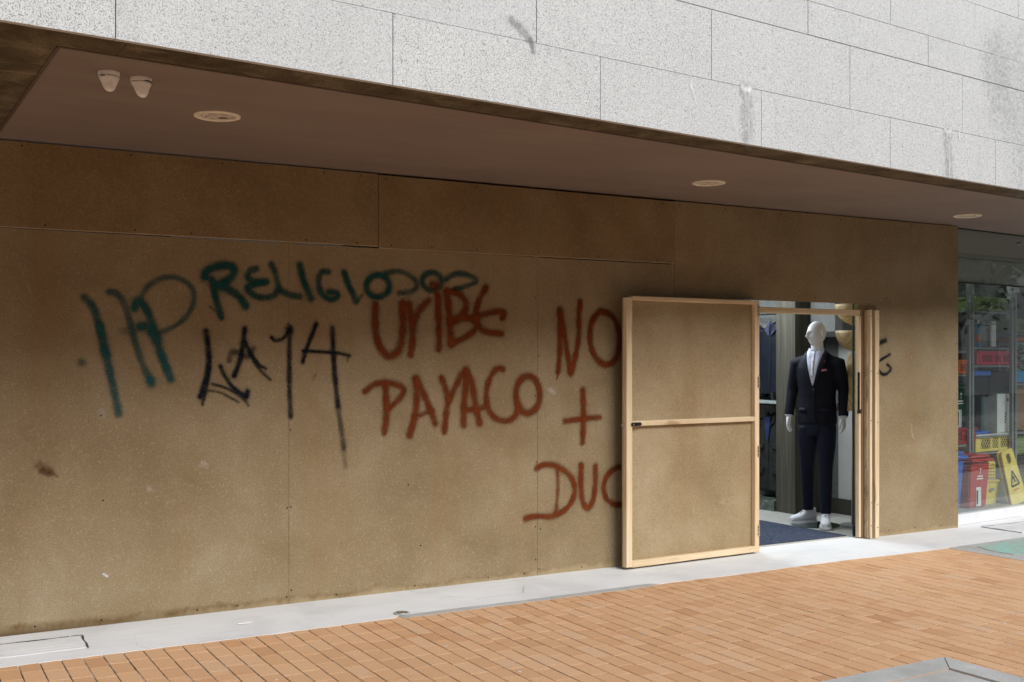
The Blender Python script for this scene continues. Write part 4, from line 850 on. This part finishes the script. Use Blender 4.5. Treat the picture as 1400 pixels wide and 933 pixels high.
# trainers
for s in (-1, 1):
    f, dd = ft[s]; dd = dd.normalized(); sd_ = V3((-dd.y, dd.x, 0)); up = V3((0, 0, 1)); g0 = V3((f.x, f.y, .012)) - dd * .055
    bm = new()
    secs = [(-.030, .014, .045), (-.018, .034, .090), (.015, .040, .120), (.05, .041, .125), (.08, .042, .100), (.11, .045, .076), (.145, .048, .060), (.175, .046, .052), (.200, .038, .042), (.215, .020, .030)]
    rings = []
    secs = [(u * (1.14 if s < 0 else 1.22), hw * 1.06, h * 1.05) for u, hw, h in secs]
    for u, hw, h in secs:
        rings.append((g0 + dd * u + up * (.020 + h / 2), hw * .92, h / 2, sd_, up))
    loft(bm, rings, 22); loft(bm, [(g0 + dd * .02 + up * .09, .046, .038, dd, sd_), (g0 + dd * .018 + up * .135, .044, .037, dd, sd_)], 18)
    sb = remesh(bm, .005, 4); so = obj('shoe', sb, SHOE, MN, world=False, smooth=True)
    bm = new(); out = []
    for u, hw, h in secs: out.append((u, hw + .003))
    pl = [g0 + dd * u + sd_ * h for u, h in out] + [g0 + dd * u - sd_ * h for u, h in out[::-1]]
    prism(bm, [(q.x, q.y) for q in pl], .008, .034); obj('sole', bm, SOLE, so)
    bm = new()
    for i, u in enumerate((.070, .088, .106, .124)):
        z_ = .020 + (.108, .094, .080, .070)[i] + .008
        tube(bm, [g0 + dd * (u * 1.15 - .004) + sd_ * .022 + up * (z_ - .008), g0 + dd * (u * 1.15) + up * (z_ + .004), g0 + dd * (u * 1.15 - .004) - sd_ * .022 + up * (z_ - .008)], .0035, 6)
    obj('laces', bm, LACE, so)
bm = new(); loft(bm, [((-.02, .01, 0), .225, .225), ((-.02, .01, .007), .225, .225)], 48); obj('glass_base', bm, glass('base_glass', (.40, .52, .47), .5), MN, world=False)

# ------------------------------------------------------------ clothes hanging in the niche
def hanging(name, label, cat, loc, rz, L, W, body_mat, trim_mat, flaps=False, inner=None, open_=.0):
    t = empty(name, loc, rz, label, cat)          # origin at the hook, on the rail
    z0 = -.10
    bm = new()
    loft(bm, [((0, 0, z0), .06, .045), ((0, 0, z0 - .03), W * .50, .060), ((0, 0, z0 - .07), W * .86, .070), ((0, 0, z0 - .16), W * .92, .085), ((0, 0, z0 - L * .5), W * .90, .088), ((0, 0, z0 - L * .8), W * .94, .085), ((0, 0, z0 - L), W * .95, .080)], 28)
    for s in (-1, 1): tube(bm, [(s * W * .72, 0, z0 - .07), (s * W * .98, .0, z0 - .14), (s * W * 1.10, -.015, z0 - .36), (s * W * 1.12, -.045, z0 - min(L * .98, .62))], [.055, .062, .056, .047], 16)
    b_ = remesh(bm, .010, 3)
    for v in b_.verts: v.co.y += .010 * mn.noise(v.co * 7) + .006 * mn.noise(V3((v.co.x * 22, 3, v.co.z * 4)))
    jo = obj('jacket_body', b_, body_mat, t, world=False, smooth=True)
    y = -.094
    bm = new(); n = 10
    for i in range(n):   # zip or button line
        za, zb_ = z0 - .12 - (L - .14) * i / n, z0 - .12 - (L - .14) * (i + 1) / n
        x_ = .012 * math.sin(i * .5); x2 = .012 * math.sin((i + 1) * .5)
        vs = [bm.verts.new(q) for q in ((x_ - .004, y - .004, za), (x_ + .004, y - .004, za), (x2 + .004, y - .004, zb_), (x2 - .004, y - .004, zb_))]; bm.faces.new(vs)
    zo = obj('zip', bm, trim_mat, jo); 
    # collar
    for s in (-1, 1):
        bm = new(); pts = [V3((s * .010, y - .006, z0 - .13)), V3((s * .085, y + .012, z0 - .065)), V3((s * .075, -.035, z0 + .020)), V3((s * .052, -.03, z0 + .032)), V3((s * .030, -.065, z0 - .03))]
        a = [bm.verts.new(q) for q in pts]; c2 = [bm.verts.new(q + V3((0, .012, 0))) for q in pts]; bm.faces.new(a); bm.faces.new(c2[::-1])
        for i in range(5): bm.faces.new((a[i], a[(i + 1) % 5], c2[(i + 1) % 5], c2[i]))
        obj('collar', bm, inner if (inner and not flaps) else body_mat, jo)
        if flaps:
            for zf in (.30, .56):
                bm = new(); box(bm, s * W * .48 - .055, s * W * .48 + .055, y - .008, y + .02, z0 - zf - .05, z0 - zf, .004); obj('pocket_flap', bm, body_mat, jo)
    if flaps:
        bm = new(); pts = [V3((-.045, y - .002, z0 - .02)), V3((.045, y - .002, z0 - .02)), V3((.008, y - .004, z0 - .27)), V3((-.012, y - .004, z0 - .27))]
        a = [bm.verts.new(q) for q in pts]; c2 = [bm.verts.new(q + V3((0, .02, 0))) for q in pts]; bm.faces.new(a); bm.faces.new(c2[::-1])
        for i in range(4): bm.faces.new((a[i], a[(i + 1) % 4], c2[(i + 1) % 4], c2[i]))
        obj('blue_shirt', bm, inner, t, world=False)
    bm = new(); tube(bm, [(0, .0, z0 + .02), (0, 0, -.028), (0, .012, -.004), (0, .0, .012), (0, -.014, .006), (0, -.016, -.008)], .0028, 6)
    tube(bm, [(-W * .72, 0, z0 - .055), (0, 0, z0 + .02), (W * .72, 0, z0 - .055)], .010, 8); obj('hanger', bm, BLACK, t, world=False)
    return t
NAVJ = cloth('navy_jacket_cotton', (.0055, .008, .015), .7, .2); OLIV = cloth('dark_olive_canvas', (.022, .024, .022), .8, .25); BLUES = cloth('blue_check_cotton', (.02, .04, .12), .8, .5); PATL = cloth('patterned_lining', (.035, .04, .075), .8, .8, 60); BLKC = cloth('black_cloth', (.006, .007, .010), .85)
hanging('hanging_jacket', 'navy zipped jacket with patterned collar lining on the upper rail of the niche', 'jacket', (8.52, 1.90, 2.05), R(-90), .74, .245, NAVJ, BLACK, inner=PATL)
hanging('hanging_parka', 'dark olive coat with flap pockets over a blue shirt, below the shelf', 'coat', (8.52, 1.93, 1.085), R(-90), .80, .245, OLIV, BLACK, flaps=True, inner=BLUES)
hanging('hanging_jacket', 'dark jacket hung behind the navy zipped one on the upper rail, mostly hidden', 'jacket', (8.60, 2.30, 2.05), R(-100), .78, .22, BLKC, BLACK, inner=BLKC)
t = empty('clothes_rail', (8.5, 2.6, 2.05), label='dark upper clothes rail at the top of the niche with the navy jacket', cat='rail', group='rails in the niche')
bm = new(); tube(bm, [(8.53, 1.665, 2.055), (8.53, 3.59, 2.055)], .009, 10); obj('bar', bm, BLACK, t)
t = empty('clothes_shelf', (8.5, 2.6, 1.10), label='pale shelf across the niche above the dark olive coat, with a rail under it', cat='shelf')
bm = new(); box(bm, 8.33, 8.705, 1.665, 3.59, 1.115, 1.140); obj('board', bm, plain('pale_shelf', (.30, .34, .33), .4), t)
bm = new(); tube(bm, [(8.52, 1.665, 1.091), (8.52, 3.59, 1.091)], .008, 10); obj('bar', bm, BLACK, t)
bm = new(); tube(bm, [(8.50, 2.02, 1.30), (8.49, 2.02, 1.24)], .0015, 5); b0 = new(); box(b0, 8.385, 8.388, 1.80, 1.84, 1.145, 1.235); t = obj('swing_tag', b0, BLACK); tag(t, 'small black swing tag below the hem of the navy zipped jacket', 'tag'); obj('string', bm, BLACK, t)

# ------------------------------------------------------------ stacked turned-wood display stand behind the side glass
m = M('plywood_grain', .5, .35); p = m.pos((6, 6, 1.0)); w = m.n('TexWave', wave_type='BANDS'); m.set(w.inputs['Vector'], p); w.inputs['Scale'].default_value = 2.2; w.inputs['Distortion'].default_value = 9; w.inputs['Detail'].default_value = 2
c = m.mix(w.outputs['Fac'], (.42, .29, .13), (.60, .45, .24)); c = m.mix(m.mr(m.noise(m.pos(), 4, 4), .4, .7, 0, .4), c, (.36, .24, .11)); m.color(c); PLY = m.m
t = empty('wooden_display_stand', (8.20, .50, .01), label='pale grained wood display stand of bowl and bell shapes, right of the mannequin', cat='display stand')
def lathe(name, pr, mat):
    bm = new(); loft(bm, [((8.20, .50, z), r_, r_) for r_, z in pr], 40); return obj(name, bm, mat, t, smooth=True)
bowl = lambda z, s: [(.195 * s, z), (.193 * s, z - .03), (.180 * s, z - .08), (.155 * s, z - .125), (.110 * s, z - .165), (.045, z - .195), (.02, z - .198)]
lathe('bowl', bowl(1.842, 1), PLY); lathe('bowl', bowl(2.09, 1.02), PLY)
lathe('bell', [(.075, 1.636), (.085, 1.60), (.11, 1.45), (.145, 1.27), (.192, 1.10), (.19, 1.095)], PLY)
lathe('post', [(.045, 1.09), (.045, .55), (.05, .5), (.05, .03)], PLY); lathe('spindle', [(.03, 2.30), (.03, 2.10)], PLY); lathe('foot', [(.15, .03), (.15, .0)], STEEL)
for c_ in t.children:
    for pl_ in c_.data.polygons:
        if abs(pl_.normal.z) > .95: pl_.use_smooth = False
# ------------------------------------------------------------ goods behind the shop window (positions in the window's own frame: s along, w into the room)
def plastic(name, c, rough=.4): return plain(name, c, rough, .4, var=.10, scale=9)
P_LIME = plastic('lime_plastic', (.20, .26, .10)); P_RED = plastic('dark_red_plastic', (.30, .012, .022)); P_ORG = plastic('orange_plastic', (.60, .13, .03)); P_YEL = plastic('yellow_plastic', (.75, .60, .16)); P_BLUE = plastic('blue_plastic', (.03, .13, .48))
P_GRN = plastic('green_plastic', (.015, .085, .04)); P_GREY = plastic('grey_plastic', (.22, .24, .24)); P_BLK = plastic('black_plastic', (.012, .013, .014)); P_WHT = plastic('white_sheet', (.72, .73, .72)); P_ROSE = plastic('rose_red_plastic', (.50, .05, .09)); CARD = plastic('brown_card', (.30, .19, .12), .8)
P_SKY = plastic('sky_blue_plastic', (.03, .24, .48)); CLEAR = glass('clear_tub', (.88, .92, .94), .8); P_ORED = plastic('wheelie_red', (.42, .03, .03))
th = math.atan(.1035)
def at(name, s, w, z, label, cat, group=None): return empty(name, tuple(WP(s, w, z)), th, label, cat, group)
def crate(s0, s1, z0, z1, w, mat, label, lip=None):
    W_ = s1 - s0; Hh = z1 - z0; D_ = .34; t = at('plastic_crate', s0, w, z0, label, 'crate', 'plastic crates on the shop racks')
    bm = new(); box(bm, 0, W_, 0, D_, 0, .012); obj('floor', bm, mat, t, world=False)
    bm = new(); box(bm, -.012, W_ + .012, -.012, .008, Hh - .022, Hh); box(bm, -.012, W_ + .012, D_ - .008, D_ + .012, Hh - .022, Hh); box(bm, -.012, .008, .008, D_ - .008, Hh - .022, Hh); box(bm, W_ - .008, W_ + .012, .008, D_ - .008, Hh - .022, Hh)
    obj('rim', bm, lip or mat, t, world=False)
    for yy in (0, D_ - .006):
        bm = new(); z_a, z_b = .028, Hh - .045
        box(bm, 0, W_, yy, yy + .006, .012, z_a); box(bm, 0, W_, yy, yy + .006, z_b, Hh - .022)
        cols = [0, .14, .40, .46, .62, .68, .92, 1.0] if W_ > .5 else [0, .12, .45, .55, .88, 1.0]
        for i in range(0, len(cols) - 1, 2): box(bm, W_ * cols[i], W_ * cols[i + 1], yy, yy + .006, z_a, z_b)
        for i in range(1, len(cols) - 1, 2):   # diagonal lattice in the openings
            a, b_ = W_ * cols[i], W_ * cols[i + 1]; hh = z_b - z_a; n = max(2, int((b_ - a) / .036))
            for q in range(-2, n + 1):
                for sg in (1, -1):
                    xa = a + (b_ - a) * q / n; xb = xa + hh * .8
                    pa, pb = (xa, z_a), (xb, z_b)
                    if sg < 0: pa, pb = (xa, z_b), (xb, z_a)
                    # clip to the opening
                    def cl_(p_, q_):
                        (x1, y1), (x2, y2) = p_, q_
                        t0, t1 = 0, 1
                        if x1 < a: t0 = (a - x1) / (x2 - x1)
                        if x2 > b_: t1 = (b_ - x1) / (x2 - x1)
                        return ((x1 + (x2 - x1) * t0, y1 + (y2 - y1) * t0), (x1 + (x2 - x1) * t1, y1 + (y2 - y1) * t1)) if t1 > t0 else None
                    seg = cl_(pa, pb)
                    if seg:
                        (x1, y1), (x2, y2) = seg; d_ = .0042; dx, dz = (y2 - y1), -(x2 - x1); L_ = math.hypot(dx, dz) + 1e-9; dx, dz = dx / L_ * d_, dz / L_ * d_
                        vs = [bm.verts.new(c_) for c_ in ((x1 - dx, yy + .002, y1 - dz), (x2 - dx, yy + .002, y2 - dz), (x2 + dx, yy + .002, y2 + dz), (x1 + dx, yy + .002, y1 + dz))]; bm.faces.new(vs)
        obj('lattice_wall', bm, mat, t, world=False)
    bm = new(); box(bm, 0, .006, .0062, D_ - .0062, .012, Hh - .022); box(bm, W_ - .006, W_, .0062, D_ - .0062, .012, Hh - .022); obj('end_wall', bm, mat, t, world=False)
    bm = new(); box(bm, .012, W_ - .012, .012, D_ - .012, .014, Hh - .035); obj('dark_filler', bm, P_BLK, t, world=False)  # black block added so the lattice openings look dark
    return t
crate(.93, 1.62, 2.08, 2.22, .40, P_LIME, 'lime green lattice crate on the top shelf of the rack behind the window')
crate(.92, 1.65, 1.52, 1.66, .38, P_ROSE, 'rose red lattice crate on the shelf below the grey tub')
crate(.45, .77, 1.43, 1.57, .38, P_ORG, 'orange lattice crate at the left edge of the window, above the dark green bin')
crate(.45, .90, .72, .88, .38, P_RED, 'dark red lattice crate between the dark green bin and the red bin')
crate(.93, 1.62, .62, .80, .40, P_YEL, 'yellow lattice crate above the mop bucket', plastic('pale_rim', (.62, .62, .60)))
crate(1.69, 2.3, 1.86, 2.01, .40, P_LIME, 'lime green lattice crate at the right edge of the photo, on the second rack')
# racks
def rack(s0, s1, shelves, label):
    t = at('metal_rack', s0, .35, .10, label, 'rack', 'metal racks behind the window')
    for a in (0, s1 - s0 - .05):
        for d_ in (0, .5): bm = new(); box(bm, a, a + .034, d_, d_ + .03, 0, 2.35); obj('upright', bm, P_GREY, t, world=False)
    for z in shelves: bm = new(); box(bm, .002, s1 - s0 - .007, .031, .499, z - .10 - .022, z - .10 - .004); obj('shelf', bm, P_GREY, t, world=False)
rack(.79, 1.585, (2.078, 1.70, 1.515, .79, .615), 'grey metal rack with tubs and crates in the middle of the window')
rack(.30, .785, (1.66, 1.425, .88, .715), 'narrow grey metal rack at the left edge of the window')
rack(1.60, 2.4, (1.855, 1.76, 1.32, .80), 'grey metal rack cut by the right edge of the photo')
def bin_(s0, s1, z0, z1, w, mat, label, cat='bin', name='waste_bin', marks=True, dep=.36):
    W_ = s1 - s0; Hh = z1 - z0; t = at(name, s0 + W_ / 2, w, z0, label, cat)
    bm = new(); b_ = W_ * .42; tp = W_ * .48
    lo = [(-b_, .03, .0), (b_, .03, .0), (b_, dep - .04, .0), (-b_, dep - .04, .0)]; hi = [(-tp, 0, Hh * .86), (tp, 0, Hh * .86), (tp, dep, Hh * .86), (-tp, dep, Hh * .86)]
    a = [bm.verts.new(q) for q in lo]; c_ = [bm.verts.new(q) for q in hi]
    for i in range(4): j = (i + 1) % 4; bm.faces.new((a[i], a[j], c_[j], c_[i]))
    bm.faces.new(a[::-1]); bm.faces.new(c_); bmesh.ops.bevel(bm, geom=list(bm.edges), offset=.012, segments=2, affect='EDGES'); bo = obj('body', bm, mat, t, world=False)
    bm = new(); box(bm, -W_ * .53, W_ * .53, -.04, dep + .02, Hh * .87, Hh * .935, .012); box(bm, -W_ * .47, W_ * .47, -.015, dep - .03, Hh * .935, Hh, .02); obj('lid', bm, mat, t, world=False)
    if marks:
        sl = .03 / (Hh * .86)
        def ff(z): return .03 - sl * z - .006
        bm = new(); zc = Hh * .60
        loft(bm, [((.0, ff(zc + .07), zc + .07), .012, .012, (1, 0, 0), (0, 0, 1)), ((.0, ff(zc + .07) - .001, zc + .07), .012, .012, (1, 0, 0), (0, 0, 1))], 10)
        box(bm, -.004, .004, ff(zc + .035) - .001, ff(zc + .035), zc + .02, zc + .05)
        for i, wd in enumerate((.045, .055)): box(bm, -wd, wd, ff(zc - i * .025) - .001, ff(zc - i * .025), zc - i * .025 - .008, zc - i * .025 + .006)
        obj('printed_mark', bm, P_WHT, bo)
        bm = new(); z_ = Hh * .20; box(bm, -.045, .04, ff(z_) - .001, ff(z_), z_ - .09, z_ + .10); lb = obj('sticker', bm, P_WHT, bo)
        bm = new(); box(bm, -.040, -.015, ff(z_) - .003, ff(z_) - .0015, z_ - .07, z_ + .07); obj('sticker_print', bm, P_BLK, None).parent = lb if False else bo
    for s in (-1, 1):
        bm = new(); tube(bm, [(s * b_ * .9, dep - .03, .035), (s * (b_ * .9 + .03), dep - .03, .035)], .035, 14); obj('wheel', bm, P_BLK, t, world=False)
    return t
bin_(.44, .80, .10, .625, .16, P_ORED, 'red lidded waste bin with white print, on the floor behind the window')
bin_(.08, .41, .10, .67, .20, P_BLUE, 'blue lidded waste bin at the left edge of the window, beside the red bin')
bin_(.55, .85, .885, 1.33, .42, P_GRN, 'dark green lidded waste bin with white print on the rack above the dark red crate', dep=.28)
bin_(1.08, 1.34, 1.703, 1.97, .45, P_GREY, 'grey tub with a lid on the rack under the lime green crate', 'tub', 'storage_tub', False, .3)
def slab(name, s0, s1, z0, z1, w, mat, label, cat, dep=.02, bev=.003):
    bm = new(); box(bm, 0, s1 - s0, 0, dep, 0, z1 - z0, bev); o = obj(name, bm, mat, None); o.location = WP(s0, w, z0); o.rotation_euler.z = th; tag(o, label, cat); return o
slab('white_board', 1.27, 1.36, 1.703, 1.97, .425, P_WHT, 'narrow white board leaning beside the grey tub on the rack', 'board')
o = slab('white_box', 1.37, 1.61, .80, 1.21, .42, P_WHT, 'tall narrow white box with small black print on the rack above the yellow crate', 'box', .12)
bm = new()
for i in range(4): box(bm, .14 + .012 * (i % 2), .155 + .012 * (i % 2), -.003, -.001, .10 + i * .03, .12 + i * .03)
obj('printed_mark', bm, P_BLK, o)
bm = new(); box(bm, .19, .215, -.003, -.001, .33, .36); obj('orange_logo', bm, P_ORG, o)
slab('black_tub', 1.26, 1.66, 1.215, 1.45, .42, P_BLK, 'black tub hanging in the rack under the rose red crate', 'tub', .3, .02)
slab('grey_container', 1.24, 1.36, .80, 1.20, .50, P_GREY, 'dull grey container beside the clear tub on the rack', 'container', .25, .02)
slab('blue_crate', 1.67, 2.0, 1.325, 1.45, .40, P_SKY, 'bright blue box at the right edge of the photo, on the second rack', 'box', .3, .01)
slab('cardboard_box', 1.72, 2.1, .81, 1.29, .46, CARD, 'brown cardboard box at the right edge of the photo, on the second rack', 'box', .3, .004)
slab('red_tray', 1.67, 2.1, 1.765, 1.81, .40, P_ORG, 'orange red tray under the lime crate at the right edge', 'tray', .3, .004)
slab('green_tub', 1.64, 2.0, .55, .74, .42, P_LIME, 'pale green tub at the right edge of the photo, low on the second rack', 'tub', .3, .02)
t = at('clear_tub', 1.07, .41, .80, 'tall clear plastic tub with a blue lid and blue base on the rack', 'tub')
bm = new(); box(bm, -.13, .13, 0, .24, .03, .60, .02); obj('body', bm, CLEAR, t, world=False)
bm = new(); box(bm, -.148, .148, -.015, .255, .605, .655, .012); obj('lid', bm, P_BLUE, t, world=False)
bm = new(); box(bm, -.135, .135, -.006, .246, 0, .028, .006); obj('base', bm, P_BLUE, t, world=False)
for i, (s, z) in enumerate(((.91, 1.665), (1.06, 1.703))):
    t = at('spray_bottle', s, .42, z, ('slim pale blue tube standing at the left of the rack' if i == 0 else 'slim bottle with a red and white label beside the grey tub'), 'bottle')
    bm = new(); loft(bm, [((0, .03, 0), .022, .022), ((0, .03, .20), .022, .022), ((0, .03, .235), .010, .010), ((0, .03, .25), .010, .010)], 16); obj('body', bm, P_SKY if i else plastic('pale_blue', (.35, .50, .60)), t, world=False)
    bm = new(); loft(bm, [((0, .03, .25), .013, .013), ((0, .03, .275), .011, .011)], 12); obj('cap', bm, P_WHT, t, world=False)
    bm = new(); loft(bm, [((0, .03, .05), .0225, .0225), ((0, .03, .13), .0225, .0225)], 16, cap=False); obj('sticker', bm, P_ORG, t, world=False)
# mop bucket with wringer
t = at('mop_bucket', .96, .22, .10, 'yellow mop bucket with a slatted wringer, between the red bin and the sign', 'bucket')
bm = new()
def rrect(hx, hy, z, n=24, p=4): return [bm.verts.new((hx * math.copysign(abs(math.cos(a)) ** (2 / p), math.cos(a)), .17 + hy * math.copysign(abs(math.sin(a)) ** (2 / p), math.sin(a)), z)) for a in [2 * math.pi * i / n for i in range(n)]]
prv = rrect(.20, .12, .0); bm.faces.new(prv[::-1])
for hx, hy, z in ((.21, .13, .05), (.235, .155, .22), (.262, .178, .235), (.262, .178, .25), (.225, .145, .25), (.20, .125, .05)):
    cur = rrect(hx, hy, z)
    for i in range(24): bm.faces.new((prv[i], prv[(i + 1) % 24], cur[(i + 1) % 24], cur[i]))
    prv = cur
bm.faces.new(prv)
bb = obj('body', bm, P_YEL, t, world=False)
bm = new(); z0 = .245
for r_ in range(6): box(bm, -.15, .07, .03, .05, z0 + r_ * .032, z0 + r_ * .032 + .012)
for q in range(6): box(bm, -.15 + q * .044 - .006, -.15 + q * .044 + .006, .0305, .0495, z0, z0 + .175)
box(bm, -.158, .08, .025, .22, z0 + .172, z0 + .192, .008); box(bm, .07, .085, .03, .22, z0, z0 + .172); box(bm, -.165, -.15, .03, .22, z0, z0 + .172); box(bm, -.15, .07, .20, .22, z0, z0 + .172)
obj('wringer', bm, P_YEL, t, world=False)
bm = new(); tube(bm, [(-.25, .17, .24), (-.2, .0, .262), (0, -.03, .268), (.2, .0, .262), (.25, .17, .24)], .005, 6); obj('handle', bm, STEEL, t, world=False)
bm = new(); box(bm, -.05, .02, .003, .006, .14, .17); obj('grey_badge', bm, P_GREY, bb)
for x in (-.16, .16): bm = new(); tube(bm, [(x - .015, .06, .0), (x + .015, .06, .0)], .03, 12); obj('castor', bm, P_BLK, t, world=False)
# wet floor sign
t = at('wet_floor_sign', 1.25, .10, .106, 'yellow folding wet floor sign with a warning triangle, leaning behind the glass', 'sign')
T_ = Matrix.Translation((0, 0, 0)) @ Matrix.Rotation(R(-11), 4, 'Y') @ Matrix.Rotation(R(-9), 4, 'X')
def leafpart(name, fn, mat, parent, M4=T_):
    bm = new(); fn(bm); bmesh.ops.transform(bm, matrix=M4, verts=bm.verts); return obj(name, bm, mat, parent, world=False)
def panel(bm):
    outer = [(-.15, 0), (-.15, .04), (-.105, .54), (-.085, .56), (.085, .56), (.105, .54), (.15, .04), (.15, 0)]
    hole = [(-.035, .43), (-.04, .50), (-.02, .52), (.02, .52), (.04, .50), (.035, .43), (0.0, .41)]
    # split around the hand hole: left, right, top, bottom
    def pr(pts): 
        f = [bm.verts.new((x, 0, z)) for x, z in pts]; k_ = [bm.verts.new((x, .012, z)) for x, z in pts]; bm.faces.new(f); bm.faces.new(k_[::-1])
        for i in range(len(pts)): j = (i + 1) % len(pts); bm.faces.new((f[i], f[j], k_[j], k_[i]))
    pr([(-.15, 0), (.15, 0), (.1165, .41), (-.1165, .41)])
    pr([(-.1165, .4101), (0, .4101), (-.035, .43), (-.04, .50), (-.106, .53)]); pr([(.1165, .4101), (.106, .53), (.04, .50), (.035, .43), (.0, .4101)])
    pr([(-.106, .5301), (-.04, .5001), (-.02, .52), (.02, .52), (.04, .5001), (.106, .5301), (.085, .56), (-.085, .56)])
pa = leafpart('front_board', panel, P_YEL, t)
leafpart('rear_board', panel, P_YEL, t, Matrix.Rotation(R(-11), 4, 'Y') @ Matrix.Translation((0, .035, 0)) @ Matrix.Rotation(R(-10), 4, 'X'))
def tri(bm):
    for (x1, z1), (x2, z2) in (((-.075, .19), (.075, .19)), ((.075, .19), (0, .34)), ((0, .34), (-.075, .19))):
        d_ = Vector((x2 - x1, z2 - z1)).normalized() * .010; nx, nz_ = -d_.y, d_.x
        bm.faces.new([bm.verts.new((x, -.0015, z)) for x, z in ((x1 - nx, z1 - nz_), (x2 - nx, z2 - nz_), (x2 + nx, z2 + nz_), (x1 + nx, z1 + nz_))])
    for x1, z1, x2, z2, w_ in ((-.01, .285, .005, .245, .010), (.005, .245, .03, .215, .007), (.005, .245, -.02, .22, .007), (-.005, .275, -.03, .255, .005), (-.005, .27, .025, .272, .005)):
        d_ = Vector((x2 - x1, z2 - z1)).normalized() * w_; nx, nz_ = -d_.y, d_.x
        bm.faces.new([bm.verts.new((x, -.0018, z)) for x, z in ((x1 - nx, z1 - nz_), (x2 - nx, z2 - nz_), (x2 + nx, z2 + nz_), (x1 + nx, z1 + nz_))])
    bmesh.ops.create_circle(bm, cap_ends=True, segments=10, radius=.010, matrix=Matrix.Translation((-.013, -.0018, .298)) @ Matrix.Rotation(R(90), 4, 'X'))
leafpart('warning_triangle', tri, P_BLK, pa)
def words(bm):
    for i in range(7): box(bm, -.06 + i * .017, -.049 + i * .017, -.0025, -.001, .140, .152)
leafpart('orange_wording', words, P_ORG, pa)
# a bunch of white and red streamers at the right edge
t = at('flower_bunch', 1.78, .33, 1.47, 'bunch of white and green leaves with red flowers at the right edge of the window', 'flowers')
bm = new(); bm2 = new()
for i in range(260):
    a, b_ = random.random() * 6.28, random.uniform(-1, 1); r_ = random.random() ** .5 * .15
    c_ = Vector((r_ * math.cos(a), .10 + r_ * .5 * math.sin(a), .13 + b_ * .15)); d_ = Vector((random.uniform(-1, 1), random.uniform(-1, 1), random.uniform(-1, 1))).normalized(); e_ = d_.orthogonal().normalized()
    tgt = bm2 if i % 9 == 0 else bm; L_ = .035 if tgt is bm else .02; wd = .007 if tgt is bm else .016
    tgt.faces.new([tgt.verts.new(q) for q in (c_ - d_ * L_, c_ + e_ * wd, c_ + d_ * L_, c_ - e_ * wd)])
m = M('pale_leaf', .6); m.color(m.ramp(m.island(), [(.2, (.10, .25, .12)), (.5, (.45, .58, .45)), (.8, (.75, .78, .72))])); obj('leaves', bm, m.m, t, world=False); obj('petals', bm2, plastic('petal_red', (.5, .04, .05)), t, world=False)
# unseen store lamp, lights the goods behind the window
m = M('store_tube'); e = m.n('Emission'); e.inputs[0].default_value = (.95, 1, .97, 1); e.inputs[1].default_value = 10.0; m.nt.links.new(e.outputs[0], m.nt.nodes['Material Output'].inputs[0])
t = at('unseen_ceiling_lamp', .3, .6, 2.78, 'unseen white tube lamp lighting the storeroom from behind the frosted band', 'lamp')
bm = new(); box(bm, 0, 2.6, 0, .05, -.06, -.03); obj('tube', bm, m.m, t, world=False)
bm = new(); box(bm, -.03, 2.63, -.02, .07, -.029, .0); obj('housing', bm, P_WHT, t, world=False)

# ------------------------------------------------------------ across the street (seen only in the glass)
t = empty('opposite_building', (12, -26, 0), label='pale building with dark windows across the street, mirrored in the shop glass', cat='building')
bm = new(); box(bm, -40, 34, -34, -25, -.13, 14); box(bm, 34.02, 110, -28, -20, -.13, 14); obj('wall', bm, plain('opposite_plaster', (.40, .38, .34), .85, scale=.6), t)
WD = plain('opposite_window', (.04, .05, .06), .15, .5)
for fl in range(4):
    for k in range(18):
        bm = new(); x = -5 + k * 5.2; z = 1.0 + fl * 3.2; yy = -24.99 if x < 32 else -19.99
        if 30 < x < 34.5: continue
        box(bm, x, x + 2.2, yy - .04, yy + .01, z, z + 1.5); obj('window', bm, WD, t)
LEAF = M('street_tree_leaf', .6, .3); LEAF.color(LEAF.ramp(LEAF.island(), [(0, (.035, .06, .018)), (.6, (.06, .10, .03)), (1, (.11, .15, .05))])); BARK = plain('street_tree_bark', (.12, .09, .065), .9)
def tree(x, y, h, seed, label):
    rnd = random.Random(seed); t = empty('street_tree', (x, y, -.13), rnd.random() * 6, label, 'tree', 'street trees across the road')
    bm = new(); tips = []
    tube(bm, [(0, 0, 0), (.1, .05, h * .25), (.05, .1, h * .45)], [.22, .17, .14], 12)
    for i in range(9):
        a = rnd.random() * 6.28; st = Vector((.07, .07, h * rnd.uniform(.28, .45))); r_ = rnd.uniform(1.2, 2.6)
        p1 = st + Vector((math.cos(a) * r_ * .5, math.sin(a) * r_ * .5, h * .15)); p2 = st + Vector((math.cos(a) * r_, math.sin(a) * r_, h * rnd.uniform(.25, .5)))
        tube(bm, [st, p1, p2], [.08, .05, .015], 8); tips += [p1, p2, p1.lerp(p2, .5), p1.lerp(p2, .8)]
    obj('trunk', bm, BARK, t, world=False, smooth=True)
    bm = new()
    for tp in tips:
        for q in range(90):
            c_ = tp + Vector((rnd.gauss(0, .5), rnd.gauss(0, .5), rnd.gauss(0, .4))); d_ = Vector((rnd.uniform(-1, 1), rnd.uniform(-1, 1), rnd.uniform(-1, 1))).normalized() * .13; e_ = d_.orthogonal() * .5
            bm.faces.new([bm.verts.new(v_) for v_ in (c_ - d_, c_ + e_, c_ + d_, c_ - e_)])
    obj('crown', bm, LEAF.m, t, world=False)
tree(26, -9.5, 7.5, 3, 'leafy street tree farther right along the kerb, seen only mirrored in the glass'); tree(40, -15, 9, 9, 'tall street tree farthest right along the kerb, seen only mirrored in the glass')
bpy.context.view_layer.update()
